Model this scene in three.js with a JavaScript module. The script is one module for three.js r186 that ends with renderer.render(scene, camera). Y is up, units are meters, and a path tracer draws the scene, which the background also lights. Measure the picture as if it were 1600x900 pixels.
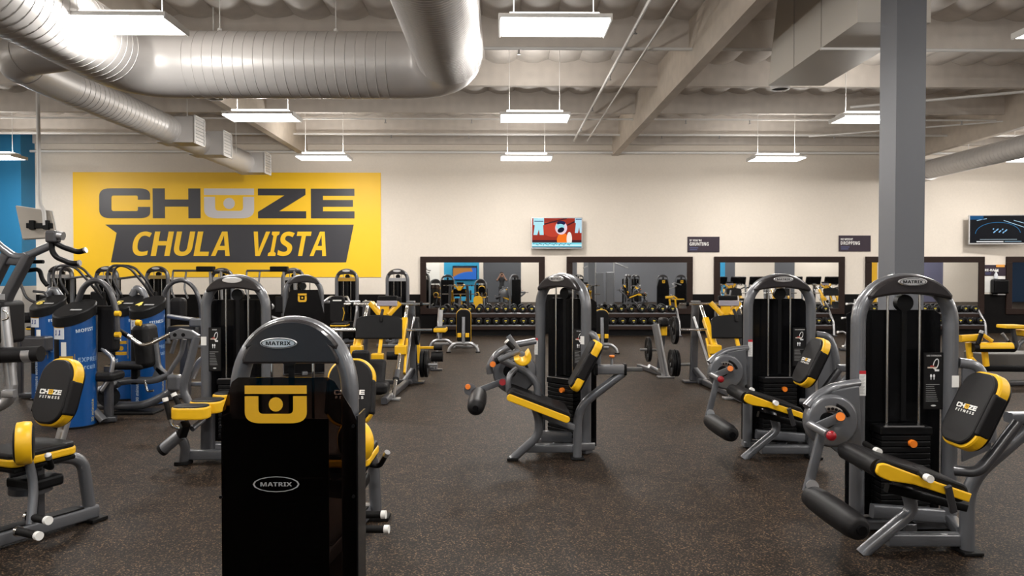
import * as THREE from 'three';
import { RoundedBoxGeometry } from 'three/addons/geometries/RoundedBoxGeometry.js';
import { TextGeometry } from 'three/addons/geometries/TextGeometry.js';
import { FontLoader } from 'three/addons/loaders/FontLoader.js';
import { mergeGeometries, toCreasedNormals } from 'three/addons/utils/BufferGeometryUtils.js';
import { MarchingCubes } from 'three/addons/objects/MarchingCubes.js';
import { RectAreaLightUniformsLib } from 'three/addons/lights/RectAreaLightUniformsLib.js';

// ---------- camera, exposure, light ----------
const scene = new THREE.Scene();
const FOCAL = 1150, EYE = 1.65;                       // focal length in pixels of the 1600 x 900 frame, eye height in metres
const camera = new THREE.PerspectiveCamera(2 * Math.atan(450 / FOCAL) * 180 / Math.PI, 16 / 9, 0.05, 120);
camera.position.set(0, EYE, 0);
camera.rotation.order = 'YXZ';
camera.rotation.set(-0.01826, -0.01391, 0);
camera.updateMatrixWorld(true);
const renderer = new THREE.WebGLRenderer({ antialias: true });
renderer.toneMapping = THREE.LinearToneMapping;
renderer.toneMappingExposure = 1.1;
renderer.shadowMap.enabled = true;
renderer.outputColorSpace = THREE.SRGBColorSpace;
RectAreaLightUniformsLib.init();
scene.background = new THREE.Color(0x000000);
const LAMP_NITS = 42, SIDE_CANDELA = 7, UP_NITS = 26, LAMP_GLOW = 5, LAMP_COLOR = new THREE.Color().setRGB(1.0, 0.965, 0.92);

// ---------- helpers ----------
const V = (x, y, z) => new THREE.Vector3(x, y, z);
let seedState = 12345;
const rnd = () => { seedState = (Math.imul(seedState, 1664525) + 1013904223) | 0; return (seedState >>> 0) / 4294967296; };
function ray(px, py) { return V((px - 800) / FOCAL, -(py - 450) / FOCAL, -1).applyQuaternion(camera.quaternion); }
function at(px, py, depth) { const r = ray(px, py); return r.multiplyScalar(depth / -r.z).add(camera.position); }          // a pixel at a known depth
function onFloor(px, py, y = 0) { const r = ray(px, py); return r.multiplyScalar((y - EYE) / r.y).add(camera.position); }
const taken = new Map();
function numbered(name) { const n = taken.get(name) || 0; taken.set(name, n + 1); return n ? name + '_' + String(n).padStart(3, '0') : name; }
function flat(g) {                                     // same attributes everywhere, so that anything merges
  let q = g.index ? g.toNonIndexed() : g;
  if (!q.attributes.normal) q.computeVertexNormals();
  if (!q.attributes.uv) q.setAttribute('uv', new THREE.BufferAttribute(new Float32Array(q.attributes.position.count * 2), 2));
  for (const k of Object.keys(q.attributes)) if (!['position', 'normal', 'uv'].includes(k)) q.deleteAttribute(k);
  q.morphAttributes = {};
  return q;
}
const join = (gs) => { const l = (Array.isArray(gs) ? gs : [gs]).flat(9).map(flat); return l.length === 1 ? l[0] : mergeGeometries(l); };
function mesh(name, gs, mat) { const m = new THREE.Mesh(join(gs), mat); m.name = name; m.castShadow = m.receiveShadow = true; return m; }
function part(parent, name, gs, mat, label) { const m = mesh(name, gs, mat); parent.add(m); if (label) m.userData.label = label; return m; }
function thing(name, label, category, pos = V(0, 0, 0), turn = 0, group) {
  const o = new THREE.Group(); o.name = numbered(name); scene.add(o); o.position.copy(pos); o.rotation.y = turn;
  o.userData = { label, category }; if (group) o.userData.group = group; return o;
}
function single(name, gs, mat, label, category, group) {
  const m = mesh(numbered(name), gs, mat); scene.add(m); m.userData = { label, category }; if (group) m.userData.group = group; return m;
}
function structure(name, gs, mat, label) {
  const m = mesh(numbered(name), gs, mat); scene.add(m); m.userData = { kind: 'structure', label, category: name.split('_')[0] }; return m;
}
function copyOf(o, pos, turn = 0, label, scale) {
  const c = o.clone(); c.name = numbered(o.name.replace(/_\d{3}$/, '')); scene.add(c); c.position.copy(pos); c.rotation.y = turn;
  c.userData = { ...o.userData }; if (label) c.userData.label = label; if (scale) c.scale.setScalar(scale); return c;
}
// geometry
const box = (w, h, d, x = 0, y = 0, z = 0) => new THREE.BoxGeometry(w, h, d).translate(x, y, z);
const rbox = (w, h, d, x = 0, y = 0, z = 0, r = 0.01, s = 2) => new RoundedBoxGeometry(w, h, d, s, Math.min(r, w / 2.01, h / 2.01, d / 2.01)).translate(x, y, z);
const cyl = (r, h, seg = 20, r2 = r) => new THREE.CylinderGeometry(r2, r, h, seg);
function cylBetween(a, b, r, seg = 16, r2 = r) {
  const d = b.clone().sub(a), g = cyl(r, d.length(), seg, r2);
  g.applyQuaternion(new THREE.Quaternion().setFromUnitVectors(V(0, 1, 0), d.clone().normalize()));
  const m = a.clone().add(b).multiplyScalar(0.5); return g.translate(m.x, m.y, m.z);
}
function fillet(pts, bend, n = 6) {
  const out = [pts[0].clone()];
  for (let i = 1; i < pts.length - 1; i++) {
    const p = pts[i], a = pts[i - 1].clone().sub(p), b = pts[i + 1].clone().sub(p), la = a.length(), lb = b.length();
    const k = Math.min(bend, la * 0.48, lb * 0.48);
    if (k < 1e-4) { out.push(p.clone()); continue; }
    const s = p.clone().addScaledVector(a, k / la), e = p.clone().addScaledVector(b, k / lb);
    for (let j = 0; j <= n; j++) { const t = j / n; out.push(s.clone().multiplyScalar((1 - t) ** 2).addScaledVector(p, 2 * t * (1 - t)).addScaledVector(e, t * t)); }
  }
  out.push(pts[pts.length - 1].clone()); return out;
}
function sweep(pts, ring, crease = 0, closed = false, up = null) {
  const n = pts.length, m = ring.length, pos = [], uv = [], idx = [];
  const T = pts.map((p, i) => (closed ? pts[(i + 1) % n].clone().sub(pts[(i + n - 1) % n]) : pts[Math.min(i + 1, n - 1)].clone().sub(pts[Math.max(i - 1, 0)])).normalize());
  let N = up ? up.clone() : (Math.abs(T[0].y) < 0.9 ? V(0, 1, 0) : V(0, 0, 1));
  N.addScaledVector(T[0], -N.dot(T[0])).normalize();
  let len = 0;
  for (let i = 0; i < n; i++) {
    if (i) { N.addScaledVector(T[i], -N.dot(T[i])).normalize(); len += pts[i].distanceTo(pts[i - 1]); }
    const B = T[i].clone().cross(N);
    for (let j = 0; j <= m; j++) { const [a, b] = ring[j % m]; const q = pts[i].clone().addScaledVector(B, a).addScaledVector(N, b); pos.push(q.x, q.y, q.z); uv.push(len, j / m); }
  }
  const rows = closed ? n : n - 1, w = m + 1;
  for (let i = 0; i < rows; i++) for (let j = 0; j < m; j++) { const a = i * w + j, b = ((i + 1) % n) * w + j; idx.push(a, a + 1, b, b, a + 1, b + 1); }
  let g = new THREE.BufferGeometry();
  g.setAttribute('position', new THREE.Float32BufferAttribute(pos, 3)); g.setAttribute('uv', new THREE.Float32BufferAttribute(uv, 2)); g.setIndex(idx);
  if (crease) g = toCreasedNormals(g, crease); else {
    g.computeVertexNormals();
    const na = g.attributes.normal;                    // close the seam
    for (let i = 0; i < n; i++) { const a = i * w, b = a + m; const s = V(na.getX(a) + na.getX(b), na.getY(a) + na.getY(b), na.getZ(a) + na.getZ(b)).normalize(); na.setXYZ(a, s.x, s.y, s.z); na.setXYZ(b, s.x, s.y, s.z); }
  }
  if (closed) return flat(g);
  const cap = (i, sgn) => {
    const q = []; for (let j = 1; j < m - 1; j++) { const t = [0, j, j + 1]; if (sgn < 0) t.reverse(); for (const k of t) { const o = (i * w + k) * 3; q.push(pos[o], pos[o + 1], pos[o + 2]); } }
    const c = new THREE.BufferGeometry(); c.setAttribute('position', new THREE.Float32BufferAttribute(q, 3)); c.computeVertexNormals(); return c;
  };
  return mergeGeometries([flat(g), flat(cap(0, -1)), flat(cap(n - 1, 1))]);
}
const ringRound = (r, seg = 14, r2 = r) => Array.from({ length: seg }, (_, i) => { const a = i / seg * Math.PI * 2; return [Math.cos(a) * r, Math.sin(a) * r2]; });
const ringRect = (w, h, r = Math.min(w, h) * 0.18, n = 3) => {
  const o = []; for (const [sx, sy, a0] of [[1, 1, 0], [-1, 1, 1], [-1, -1, 2], [1, -1, 3]])
    for (let i = 0; i <= n; i++) { const a = (a0 + i / n) * Math.PI / 2; o.push([sx * (w / 2 - r) + Math.cos(a) * r, sy * (h / 2 - r) + Math.sin(a) * r]); }
  return o;
};
const tube = (pts, r, bend = 0.08, seg = 14, r2 = r) => sweep(fillet(pts, bend), ringRound(r, seg, r2));
const bar = (pts, w, h, bend = 0.05, up = null) => sweep(fillet(pts, bend), ringRect(w, h), 0.7, false, up);
const shapeOf = (pts) => { const s = new THREE.Shape(); pts.forEach(([x, y], i) => (i ? s.lineTo(x, y) : s.moveTo(x, y))); s.closePath(); return s; };
function roundRectShape(w, h, r, x = 0, y = 0) {
  const s = new THREE.Shape(), a = x - w / 2, b = y - h / 2; r = Math.min(r, w / 2, h / 2);
  s.moveTo(a + r, b); s.lineTo(a + w - r, b); s.absarc(a + w - r, b + r, r, -Math.PI / 2, 0); s.lineTo(a + w, b + h - r); s.absarc(a + w - r, b + h - r, r, 0, Math.PI / 2);
  s.lineTo(a + r, b + h); s.absarc(a + r, b + h - r, r, Math.PI / 2, Math.PI); s.lineTo(a, b + r); s.absarc(a + r, b + r, r, Math.PI, Math.PI * 1.5); return s;
}
const extrude = (shape, depth, bevel = 0.004, seg = 8) => new THREE.ExtrudeGeometry(shape, { depth: Math.max(depth - 2 * bevel, 0.0005), bevelEnabled: bevel > 0, bevelSize: bevel, bevelThickness: bevel, bevelOffset: -bevel, bevelSegments: 2, curveSegments: seg }).translate(0, 0, bevel);
function place(g, pos, rx = 0, ry = 0, rz = 0) { const q = Array.isArray(g) ? join(g) : g.clone(); return q.applyMatrix4(new THREE.Matrix4().compose(pos, new THREE.Quaternion().setFromEuler(new THREE.Euler(rx, ry, rz, 'YXZ')), V(1, 1, 1))); }
function basisPlace(g, o, ex, ey) {                    // put x along ex, y along ey
  const X = ex.clone().normalize(), Z = X.clone().cross(ey).normalize(), Y = Z.clone().cross(X);
  return (Array.isArray(g) ? join(g) : g.clone()).applyMatrix4(new THREE.Matrix4().makeBasis(X, Y, Z).setPosition(o));
}
const lathe = (pts, seg = 24) => new THREE.LatheGeometry(pts.map(([x, y]) => new THREE.Vector2(x, y)), seg);
// materials
const lin = (r, g, b) => new THREE.Color().setRGB(r, g, b);
const std = (color, roughness = 0.5, metalness = 0, extra = {}) => new THREE.MeshStandardMaterial({ color, roughness, metalness, ...extra });
const phys = (o) => new THREE.MeshPhysicalMaterial(o);
function noiseTex(size, fn, srgb = true) {
  const d = new Uint8Array(size * size * 4);
  for (let y = 0; y < size; y++) for (let x = 0; x < size; x++) { const c = fn(x, y), o = (y * size + x) * 4; d[o] = c[0]; d[o + 1] = c[1]; d[o + 2] = c[2]; d[o + 3] = 255; }
  const t = new THREE.DataTexture(d, size, size); t.wrapS = t.wrapT = THREE.RepeatWrapping; t.magFilter = THREE.LinearFilter; t.minFilter = THREE.LinearMipmapLinearFilter; t.generateMipmaps = true;
  if (srgb) t.colorSpace = THREE.SRGBColorSpace; t.needsUpdate = true; return t;
}
function smoothNoise(n, cells) {                       // tileable value noise, 0..1
  const g = Array.from({ length: cells * cells }, rnd), out = new Float32Array(n * n), s = (t) => t * t * (3 - 2 * t);
  for (let y = 0; y < n; y++) for (let x = 0; x < n; x++) {
    const u = x / n * cells, v = y / n * cells, i = Math.floor(u), j = Math.floor(v), a = s(u - i), b = s(v - j), q = (p, r) => g[(r % cells) * cells + (p % cells)];
    out[y * n + x] = (q(i, j) * (1 - a) + q(i + 1, j) * a) * (1 - b) + (q(i, j + 1) * (1 - a) + q(i + 1, j + 1) * a) * b;
  }
  return out;
}
function canvasTex(w, h, draw) { const c = document.createElement('canvas'); c.width = w; c.height = h; const x = c.getContext('2d'); draw(x, w, h); const t = new THREE.CanvasTexture(c); t.colorSpace = THREE.SRGBColorSpace; return t; }
const fontBold = await new FontLoader().loadAsync('fonts/droid/droid_sans_bold.typeface.json');
const fontReg = await new FontLoader().loadAsync('fonts/droid/droid_sans_regular.typeface.json');
function textGeo(str, height, width, depth = 0.004, slant = 0, font = fontBold) {   // centred on x, base on y = 0, fitted to a width
  const g = new TextGeometry(str, { font, size: height, depth, curveSegments: 3, bevelEnabled: false });
  g.computeBoundingBox(); const b = g.boundingBox; g.translate(-b.min.x, -b.min.y, 0);
  const w = b.max.x - b.min.x, h = b.max.y - b.min.y;
  g.scale(width / w, height / h, 1);
  if (slant) g.applyMatrix4(new THREE.Matrix4().makeShear(0, 0, slant, 0, 0, 0));
  return g.translate(-width / 2, 0, 0);
}

// ---------- materials ----------
const M = {};
{
  const n1 = smoothNoise(1024, 24), n2 = smoothNoise(1024, 150), N = 1024, cells = new Float32Array(N * N);
  for (let k = 0; k < 64000; k++) {                    // rubber crumb
    const x0 = rnd() * N | 0, y0 = rnd() * N | 0, r = 0.9 + rnd() * 1.6, v = rnd() < 0.56 ? 0.25 + rnd() * 0.75 : -rnd() * 0.6;
    for (let y = -2; y <= 2; y++) for (let x = -2; x <= 2; x++) if (x * x + y * y * (0.6 + rnd() * 0.8) <= r * r) cells[((y0 + y + N) % N) * N + (x0 + x + N) % N] = v;
  }
  const map = noiseTex(N, (x, y) => { const i = y * N + x, c = cells[i], f = 0.85 + n1[i] * 0.3 + (n2[i] - 0.5) * 0.25, t = Math.max(c, 0), k = c < 0 ? 1 + c * 0.6 : 1; return [(24 * k + 84 * t) * f, (19 * k + 67 * t) * f, (15 * k + 50 * t) * f]; });
  const bmp = noiseTex(N, (x, y) => { const v = 128 + cells[y * N + x] * 90 + (n2[y * N + x] - 0.5) * 60; return [v, v, v]; }, false);
  M.floor = phys({ color: 0xffffff, roughness: 0.6, specularIntensity: 0.27, map, bumpMap: bmp, bumpScale: 0.0012 });
}
{
  const a = smoothNoise(512, 9), b = smoothNoise(512, 120);
  const wallMap = noiseTex(512, (x, y) => { const i = y * 512 + x, f = 0.97 + a[i] * 0.012 + b[i] * 0.018; return [250 * f, 246 * f, 240 * f]; });
  wallMap.repeat.set(0.25, 0.25);
  const wallBump = noiseTex(512, (x, y) => { const v = b[y * 512 + x] * 255; return [v, v, v]; }, false); wallBump.repeat.set(1, 1);
  M.wall = std(lin(0.78, 0.735, 0.68), 0.75, 0, { map: wallMap });
  M.ceilMap = noiseTex(512, (x, y) => { const i = y * 512 + x, f = 0.93 + a[i] * 0.05 + b[i] * 0.02; return [245 * f, 240 * f, 234 * f]; });
  M.insulation = std(lin(0.72, 0.70, 0.68), 0.55, 0, { map: M.ceilMap });
  M.purlin = std(lin(0.74, 0.71, 0.68), 0.7, 0, { map: M.ceilMap });
  M.glulam = std(lin(0.68, 0.63, 0.57), 0.7, 0, { map: M.ceilMap });
}
const dull = (r, g, b, roughness, specularIntensity = 0.4) => phys({ color: lin(r, g, b), roughness, specularIntensity });
M.wainscot = dull(0.004, 0.0035, 0.0035, 0.5, 0.15);
M.frameWood = dull(0.018, 0.0095, 0.007, 0.45, 0.3);
M.mirror = std(lin(0.86, 0.87, 0.87), 0.015, 1);
M.duct = std(lin(0.62, 0.60, 0.585), 0.42, 0.25);
M.ductDark = std(lin(0.30, 0.285, 0.27), 0.5, 0.3);
M.whitePaint = std(lin(0.75, 0.74, 0.72), 0.45);
M.louver = std(lin(0.5, 0.5, 0.5), 0.5, 0.3);
M.lens = std(0xffffff, 0.5, 0, { emissive: LAMP_COLOR, emissiveIntensity: LAMP_GLOW });
M.lensUp = std(0xffffff, 0.5, 0, { emissive: LAMP_COLOR, emissiveIntensity: 2 });
M.column = std(lin(0.112, 0.118, 0.133), 0.5);
M.blueWall = std(lin(0.012, 0.175, 0.37), 0.6);
M.brickGrey = std(lin(0.50, 0.48, 0.45), 0.8);
M.muralYellow = std(lin(0.93, 0.56, 0.010), 0.5);
M.muralDark = std(lin(0.028, 0.028, 0.036), 0.45);
M.muralPale = std(lin(0.62, 0.60, 0.62), 0.5);
M.grey = phys({ color: lin(0.118, 0.122, 0.133), roughness: 0.34, metalness: 0.3, clearcoat: 0.8, clearcoatRoughness: 0.12 });
M.greyDark = phys({ color: lin(0.045, 0.045, 0.05), roughness: 0.4, metalness: 0.3, clearcoat: 0.5, clearcoatRoughness: 0.2 });  // dark paint on some machines; on plain grey frames shade put into the colour
M.silver = std(lin(0.42, 0.42, 0.43), 0.3, 0.8);
M.cap = phys({ color: lin(0.022, 0.019, 0.020), roughness: 0.3, specularIntensity: 0.6, clearcoat: 0.2, clearcoatRoughness: 0.1 });
M.black = dull(0.0035, 0.0035, 0.004, 0.45, 0.3);
M.blackGloss = phys({ color: lin(0.004, 0.004, 0.0045), roughness: 0.18, specularIntensity: 0.35 });
M.rubber = dull(0.006, 0.0055, 0.0055, 0.6, 0.3);
M.smoke = phys({ color: lin(0.26, 0.21, 0.19), roughness: 0.03, transmission: 1, thickness: 0, ior: 1.22 });
M.vinyl = dull(0.0075, 0.007, 0.0075, 0.5, 0.35);
M.yellow = std(lin(0.76, 0.43, 0.006), 0.42);
M.yellowPaint = phys({ color: lin(0.72, 0.40, 0.006), roughness: 0.35, clearcoat: 0.6, clearcoatRoughness: 0.15 });
M.chrome = std(lin(0.78, 0.77, 0.75), 0.14, 1);
M.badge = std(lin(0.72, 0.72, 0.72), 0.3, 0.75);
M.white = std(lin(0.78, 0.77, 0.74), 0.5);
M.orange = std(lin(0.80, 0.20, 0.015), 0.35);
M.red = std(lin(0.28, 0.006, 0.012), 0.3);
M.blue = phys({ color: lin(0.008, 0.115, 0.46), roughness: 0.3, clearcoat: 0.7, clearcoatRoughness: 0.1 });
M.plate = dull(0.004, 0.004, 0.0045, 0.4, 0.4);

// ---------- the room ----------
const WALL = 20.5, REAR = 3.1, LEFT = -18, RIGHT = 32, DECK = 5.9, PURLIN_Y = 5.35;      // depths in front of and behind the camera
const uvMetres = (g, k = 1) => { const p = g.attributes.position, n = g.attributes.normal, u = g.attributes.uv; for (let i = 0; i < p.count; i++) { const ax = Math.abs(n.getX(i)), ay = Math.abs(n.getY(i)); if (ay > 0.7) u.setXY(i, p.getX(i) * k, p.getZ(i) * k); else if (ax > 0.7) u.setXY(i, p.getZ(i) * k, p.getY(i) * k); else u.setXY(i, p.getX(i) * k, p.getY(i) * k); } return g; };
const slab = (x0, x1, y0, y1, z0, z1) => uvMetres(flat(box(x1 - x0, y1 - y0, z1 - z0, (x0 + x1) / 2, (y0 + y1) / 2, (z0 + z1) / 2)));
{
  const f = slab(LEFT - 0.3, RIGHT + 0.3, -0.2, 0, -WALL - 0.3, REAR + 0.3);
  const u = f.attributes.uv; for (let i = 0; i < u.count; i++) u.setXY(i, u.getX(i) / 2.2, u.getY(i) / 2.2);
  structure('floor', f, M.floor, 'dark brown speckled rubber gym floor');
}
const wallBack = structure('wall_back', slab(LEFT - 0.3, RIGHT + 0.3, 0, DECK + 0.2, -WALL - 0.3, -WALL), M.wall, 'cream wall with the painted sign and mirrors');
structure('wall_left', slab(LEFT - 0.3, LEFT, 0, DECK + 0.2, -WALL, REAR), M.wall, 'cream side wall');
structure('wall_right', slab(RIGHT, RIGHT + 0.3, 0, DECK + 0.2, -WALL, REAR), M.wall, 'cream side wall');
const wallRear = structure('wall_rear', slab(LEFT - 0.3, RIGHT + 0.3, 0, DECK + 0.2, REAR, REAR + 0.3), M.wall, 'rear wall of painted sections seen in the mirrors');
{
  const sec = (x0, x1, color, y0 = 0, y1 = DECK, t = 0.02, name = 'painted_section') => part(wallRear, name, slab(x0, x1, y0, y1, REAR - t, REAR + 0.01), std(color, 0.65));
  sec(-3.45, -1.35, lin(0.02, 0.30, 0.52)); sec(-1.1, 1.15, lin(0.06, 0.065, 0.075)); sec(3.9, 4.5, lin(0.10, 0.10, 0.11)); sec(4.9, 11.6, lin(0.13, 0.135, 0.15));
  sec(12.5, 13.4, lin(0.02, 0.25, 0.46)); sec(13.4, 14.0, lin(0.08, 0.085, 0.10)); sec(16.4, 17.6, lin(0.10, 0.105, 0.12)); sec(21.6, 22.6, lin(0.75, 0.42, 0.01)); sec(25, 26.6, lin(0.10, 0.10, 0.16)); sec(29.5, 31.9, lin(0.01, 0.04, 0.10));
  sec(-5.6, -3.7, lin(0.75, 0.74, 0.70), 0, 2.3, 0.05, 'door_panel');
}
// ceiling: deck, purlins, sagging insulation strips
const ceiling = structure('ceiling', slab(LEFT - 0.3, RIGHT + 0.3, DECK, DECK + 0.2, -WALL - 0.3, REAR + 0.3), M.insulation, 'white insulated roof deck');
const purlinDepths = []; for (let d = 19.4; d > -REAR; d -= 2.43) purlinDepths.push(d);
for (const d of purlinDepths) part(ceiling, 'purlin', slab(LEFT, RIGHT, PURLIN_Y, DECK, -d - 0.06, -d + 0.06), M.purlin);
{
  const strip = (sag, seed) => {                       // one 0.61 m wide strip, drooping across its width and between the purlins
    const g = new THREE.PlaneGeometry(0.606, 2.3, 8, 6).rotateX(Math.PI / 2), p = g.attributes.position, u = g.attributes.uv;
    for (let i = 0; i < p.count; i++) { const s = p.getX(i) / 0.303, t = p.getZ(i) / 1.15; const a = 1 - s * s, b = 0.72 + 0.28 * (1 - t * t); p.setY(i, -0.015 - sag * a * b + Math.sin(s * 5 + seed + t * 3) * 0.004 * a); u.setXY(i, p.getX(i) + seed, p.getZ(i)); }
    g.computeVertexNormals(); return flat(g);
  };
  const kinds = [strip(0.10, 0), strip(0.125, 1.7), strip(0.09, 3.1), strip(0.135, 4.4)], rest = [];
  for (let r = 0; r < purlinDepths.length - 1; r++) for (let x = LEFT + 0.3; x < RIGHT; x += 0.61) {
    const d = purlinDepths[r] - 1.215, px = 784 + x / Math.max(d, 0.5) * FOCAL, g = kinds[(rnd() * 4) | 0];
    if (d > 7 && px > -140 && px < 1740) { const m = new THREE.Mesh(g, M.insulation); m.name = 'insulation_panel'; m.castShadow = m.receiveShadow = true; m.position.set(x, DECK - 0.02, -d); ceiling.add(m); }
  }
}
const beamXs = [-13.9, -5.45, 3.15, 11.7, 20.2];
beamXs.forEach((x) => { const b = part(ceiling, 'main_beam', slab(x - 0.09, x + 0.09, 4.95, DECK, -WALL, REAR), M.glulam, 'tall cream laminated roof beam'); });
part(ceiling, 'ledger_beam', slab(LEFT, RIGHT, 5.25, DECK, -WALL, -WALL + 0.1), M.purlin);
// wainscot and blue bay
structure('trim_1', slab(LEFT, RIGHT, 0, 1.1, -WALL, -WALL + 0.025), M.wainscot, 'black band along the foot of the wall');
{
  const p = at(33, 300, 19.9), y0 = at(33, 447, 19.9).y;
  structure('wall_bay', slab(LEFT, p.x, y0, DECK, -WALL, -19.9), M.blueWall, 'blue painted upper part of a projecting wall bay');
  structure('wall_bay_foot', slab(LEFT, p.x, 0, y0, -WALL, -19.9), M.brickGrey, 'pale grey lower part of the projecting wall bay');
}
// column
{
  const a = at(1399, 300, 7.3), b = at(1445, 300, 7.3);
  structure('column_1', slab(a.x, b.x, 0, DECK, -7.62, -7.3), M.column, 'grey square steel column');
}
// ---------- lamps ----------
const LAMP_Y = EYE + 2.76;
{
  const cols = [-12.1, -4.25, 0.585, 6.63, 12.9, 19.0, 25.2], rows = [17.75, 13.2, 8.35, 3.6, -1.2];
  const housing = join([rbox(1.24, 0.045, 0.62, 0, 0.06, 0, 0.012), bar([V(-0.58, 0.09, 0), V(0.58, 0.09, 0)], 0.22, 0.06, 0)]);
  const upLens = rbox(1.0, 0.03, 0.34, 0, 0.13, 0, 0.01), end = rbox(0.025, 0.075, 0.62, 0, 0.045, 0, 0.008), lens = rbox(1.18, 0.03, 0.58, 0, 0.028, 0, 0.012), wire = cylBetween(V(0, 0.1, 0), V(0, 1.25, 0), 0.006, 6);
  const names = { '-12.1': 'beside the blue wall bay', '-4.25': 'over the blue pillars', '0.585': 'over the middle aisle', '6.63': 'beyond the grey column', '12.9': 'past the straight wall duct', '19': 'in the far row', '25.2': 'in the outermost row' };
  const rowName = ['next to the back wall', 'one row out from the back wall', 'level with the wide round duct', 'over the front machines', 'over the rear wall aisle'];
  for (const x of cols) rows.forEach((d, i) => {
    const o = thing('ceiling_light', 'lit ceiling light ' + names[String(x)] + ', ' + rowName[i], 'light', V(x, LAMP_Y, -d), 0, 'suspended ceiling lights');
    part(o, 'housing', housing, M.whitePaint); for (const s of [-1, 1]) { const e = part(o, 'end_plate', end, M.whitePaint); e.position.x = s * 0.61; }
    part(o, 'lens', lens, M.lens);
    for (const s of [-1, 1]) { const w = part(o, 'hanging_wire', wire, M.whitePaint); w.position.x = s * 0.45; }
    const l = new THREE.RectAreaLight(LAMP_COLOR, LAMP_NITS, 1.16, 0.56); l.position.set(0, 0.008, 0); l.rotation.set(-Math.PI / 2, 0, 0); o.add(l);
    const q = new THREE.PointLight(LAMP_COLOR, SIDE_CANDELA); q.position.set(0, -0.07, 0); q.castShadow = true; q.shadow.radius = 3; o.add(q);
    part(o, 'upper_lens', upLens, M.lensUp, 'glowing slot that lights the roof');
    const u = new THREE.RectAreaLight(LAMP_COLOR, UP_NITS, 1.0, 0.3); u.position.set(0, 0.16, 0); u.rotation.set(Math.PI / 2, 0, 0); o.add(u);
  });
}
// ---------- ducts ----------
function ductRings(pts, r, step, phase = 0) {          // raised spiral seams
  const out = []; let acc = phase; const t = 0.006;
  for (let i = 1; i < pts.length; i++) {
    const a = pts[i - 1], b = pts[i], L = a.distanceTo(b), dir = b.clone().sub(a).normalize();
    for (; acc < L; acc += step) { const g = new THREE.TorusGeometry(r, t, 5, 30).applyQuaternion(new THREE.Quaternion().setFromUnitVectors(V(0, 0, 1), dir)); const p = a.clone().addScaledVector(dir, acc); out.push(g.translate(p.x, p.y, p.z)); }
    acc -= L;
  }
  return out;
}
const DUCT_Y = EYE + 2.9; let mainDuct;
{
  const z = -10.3, r = 0.45, o = mainDuct = thing('round_duct', 'wide silver round duct with a narrower branch running to the painted sign', 'duct', V(0, 0, 0));
  const path = [V(-5.08, DUCT_Y, -2.0), V(-5.08, DUCT_Y, z), V(-0.69, DUCT_Y, z), V(-0.69, DUCT_Y, 2.4)];
  part(o, 'duct_run', sweep(fillet(path, 0.72, 12), ringRound(r, 40)), M.duct);
  for (const g of ductRings([V(-4.25, DUCT_Y, z), V(-1.5, DUCT_Y, z)], r, 0.135)) part(o, 'seam', g, M.duct);
  for (const g of ductRings([V(-0.69, DUCT_Y, z + 0.75), V(-0.69, DUCT_Y, -5.5)], r, 0.06)) part(o, 'seam', g, M.duct);
  for (const g of ductRings([V(-5.08, DUCT_Y, z + 0.8), V(-5.08, DUCT_Y, -7)], r, 0.135)) part(o, 'seam', g, M.duct);
  for (const x of [-3.9, -2.3]) { part(o, 'hanger_rod', cylBetween(V(x, DUCT_Y + r, z), V(x, DECK, z), 0.008, 6), M.whitePaint); part(o, 'hanger_clip', cyl(0.03, 0.06, 10).translate(x, DUCT_Y + r + 0.02, z), M.whitePaint); }
}
{
  const r = 0.275, o = mainDuct, y = DUCT_Y - 0.03, x = -6.6;
  const path = fillet([V(-5.05, y + 0.15, -9.8), V(-5.5, y + 0.1, -9.75), V(-6.45, y - 0.02, -9.75), V(x, y, -10.9), V(x, y, -19.2)], 0.6, 8);
  part(o, 'branch_run', sweep(path, ringRound(r, 32)), M.duct, 'narrower branch duct with square outlets');
  for (const g of ductRings([V(x, y, -11.2), V(x, y, -15)], r, 0.14)) part(o, 'seam', g, M.duct);
  [path[3], path[7], path[12], path[17]].forEach((p, i) => { const a = path[[3, 7, 12, 17][i] + 1].clone().sub(path[[3, 7, 12, 17][i] - 1]).normalize(); part(o, 'elbow_seam', new THREE.TorusGeometry(r, 0.008, 5, 30).applyQuaternion(new THREE.Quaternion().setFromUnitVectors(V(0, 0, 1), a)).translate(p.x, p.y, p.z), M.duct); });
  for (const d of [14.9, 16.4, 19.2]) {                // outlets blow to the side
    const b = part(o, 'outlet_box', rbox(0.75, 0.52, 0.46, x + 0.16, y, -d, 0.01), M.duct);
    part(b, 'outlet_frame', [box(0.02, 0.56, 0.03, x + 0.545, y, -d - 0.24), box(0.02, 0.56, 0.03, x + 0.545, y, -d + 0.24), box(0.02, 0.03, 0.5, x + 0.545, y + 0.265, -d), box(0.02, 0.03, 0.5, x + 0.545, y - 0.265, -d)], M.whitePaint);
    for (let k = 0; k < 7; k++) part(b, 'louver_blade', box(0.03, 0.008, 0.44, x + 0.54, y - 0.2 + k * 0.067, -d).translate(0, 0, 0), M.louver);
  }
  part(o, 'hanger_rod', cylBetween(V(x, y + r, -15.6), V(x, DECK, -15.6), 0.008, 6), M.whitePaint);
  part(o, 'hanger_rod', cylBetween(V(x + 0.3, y, -17.6), V(x + 0.3, DECK, -17.6), 0.008, 6), M.whitePaint);
}
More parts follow.
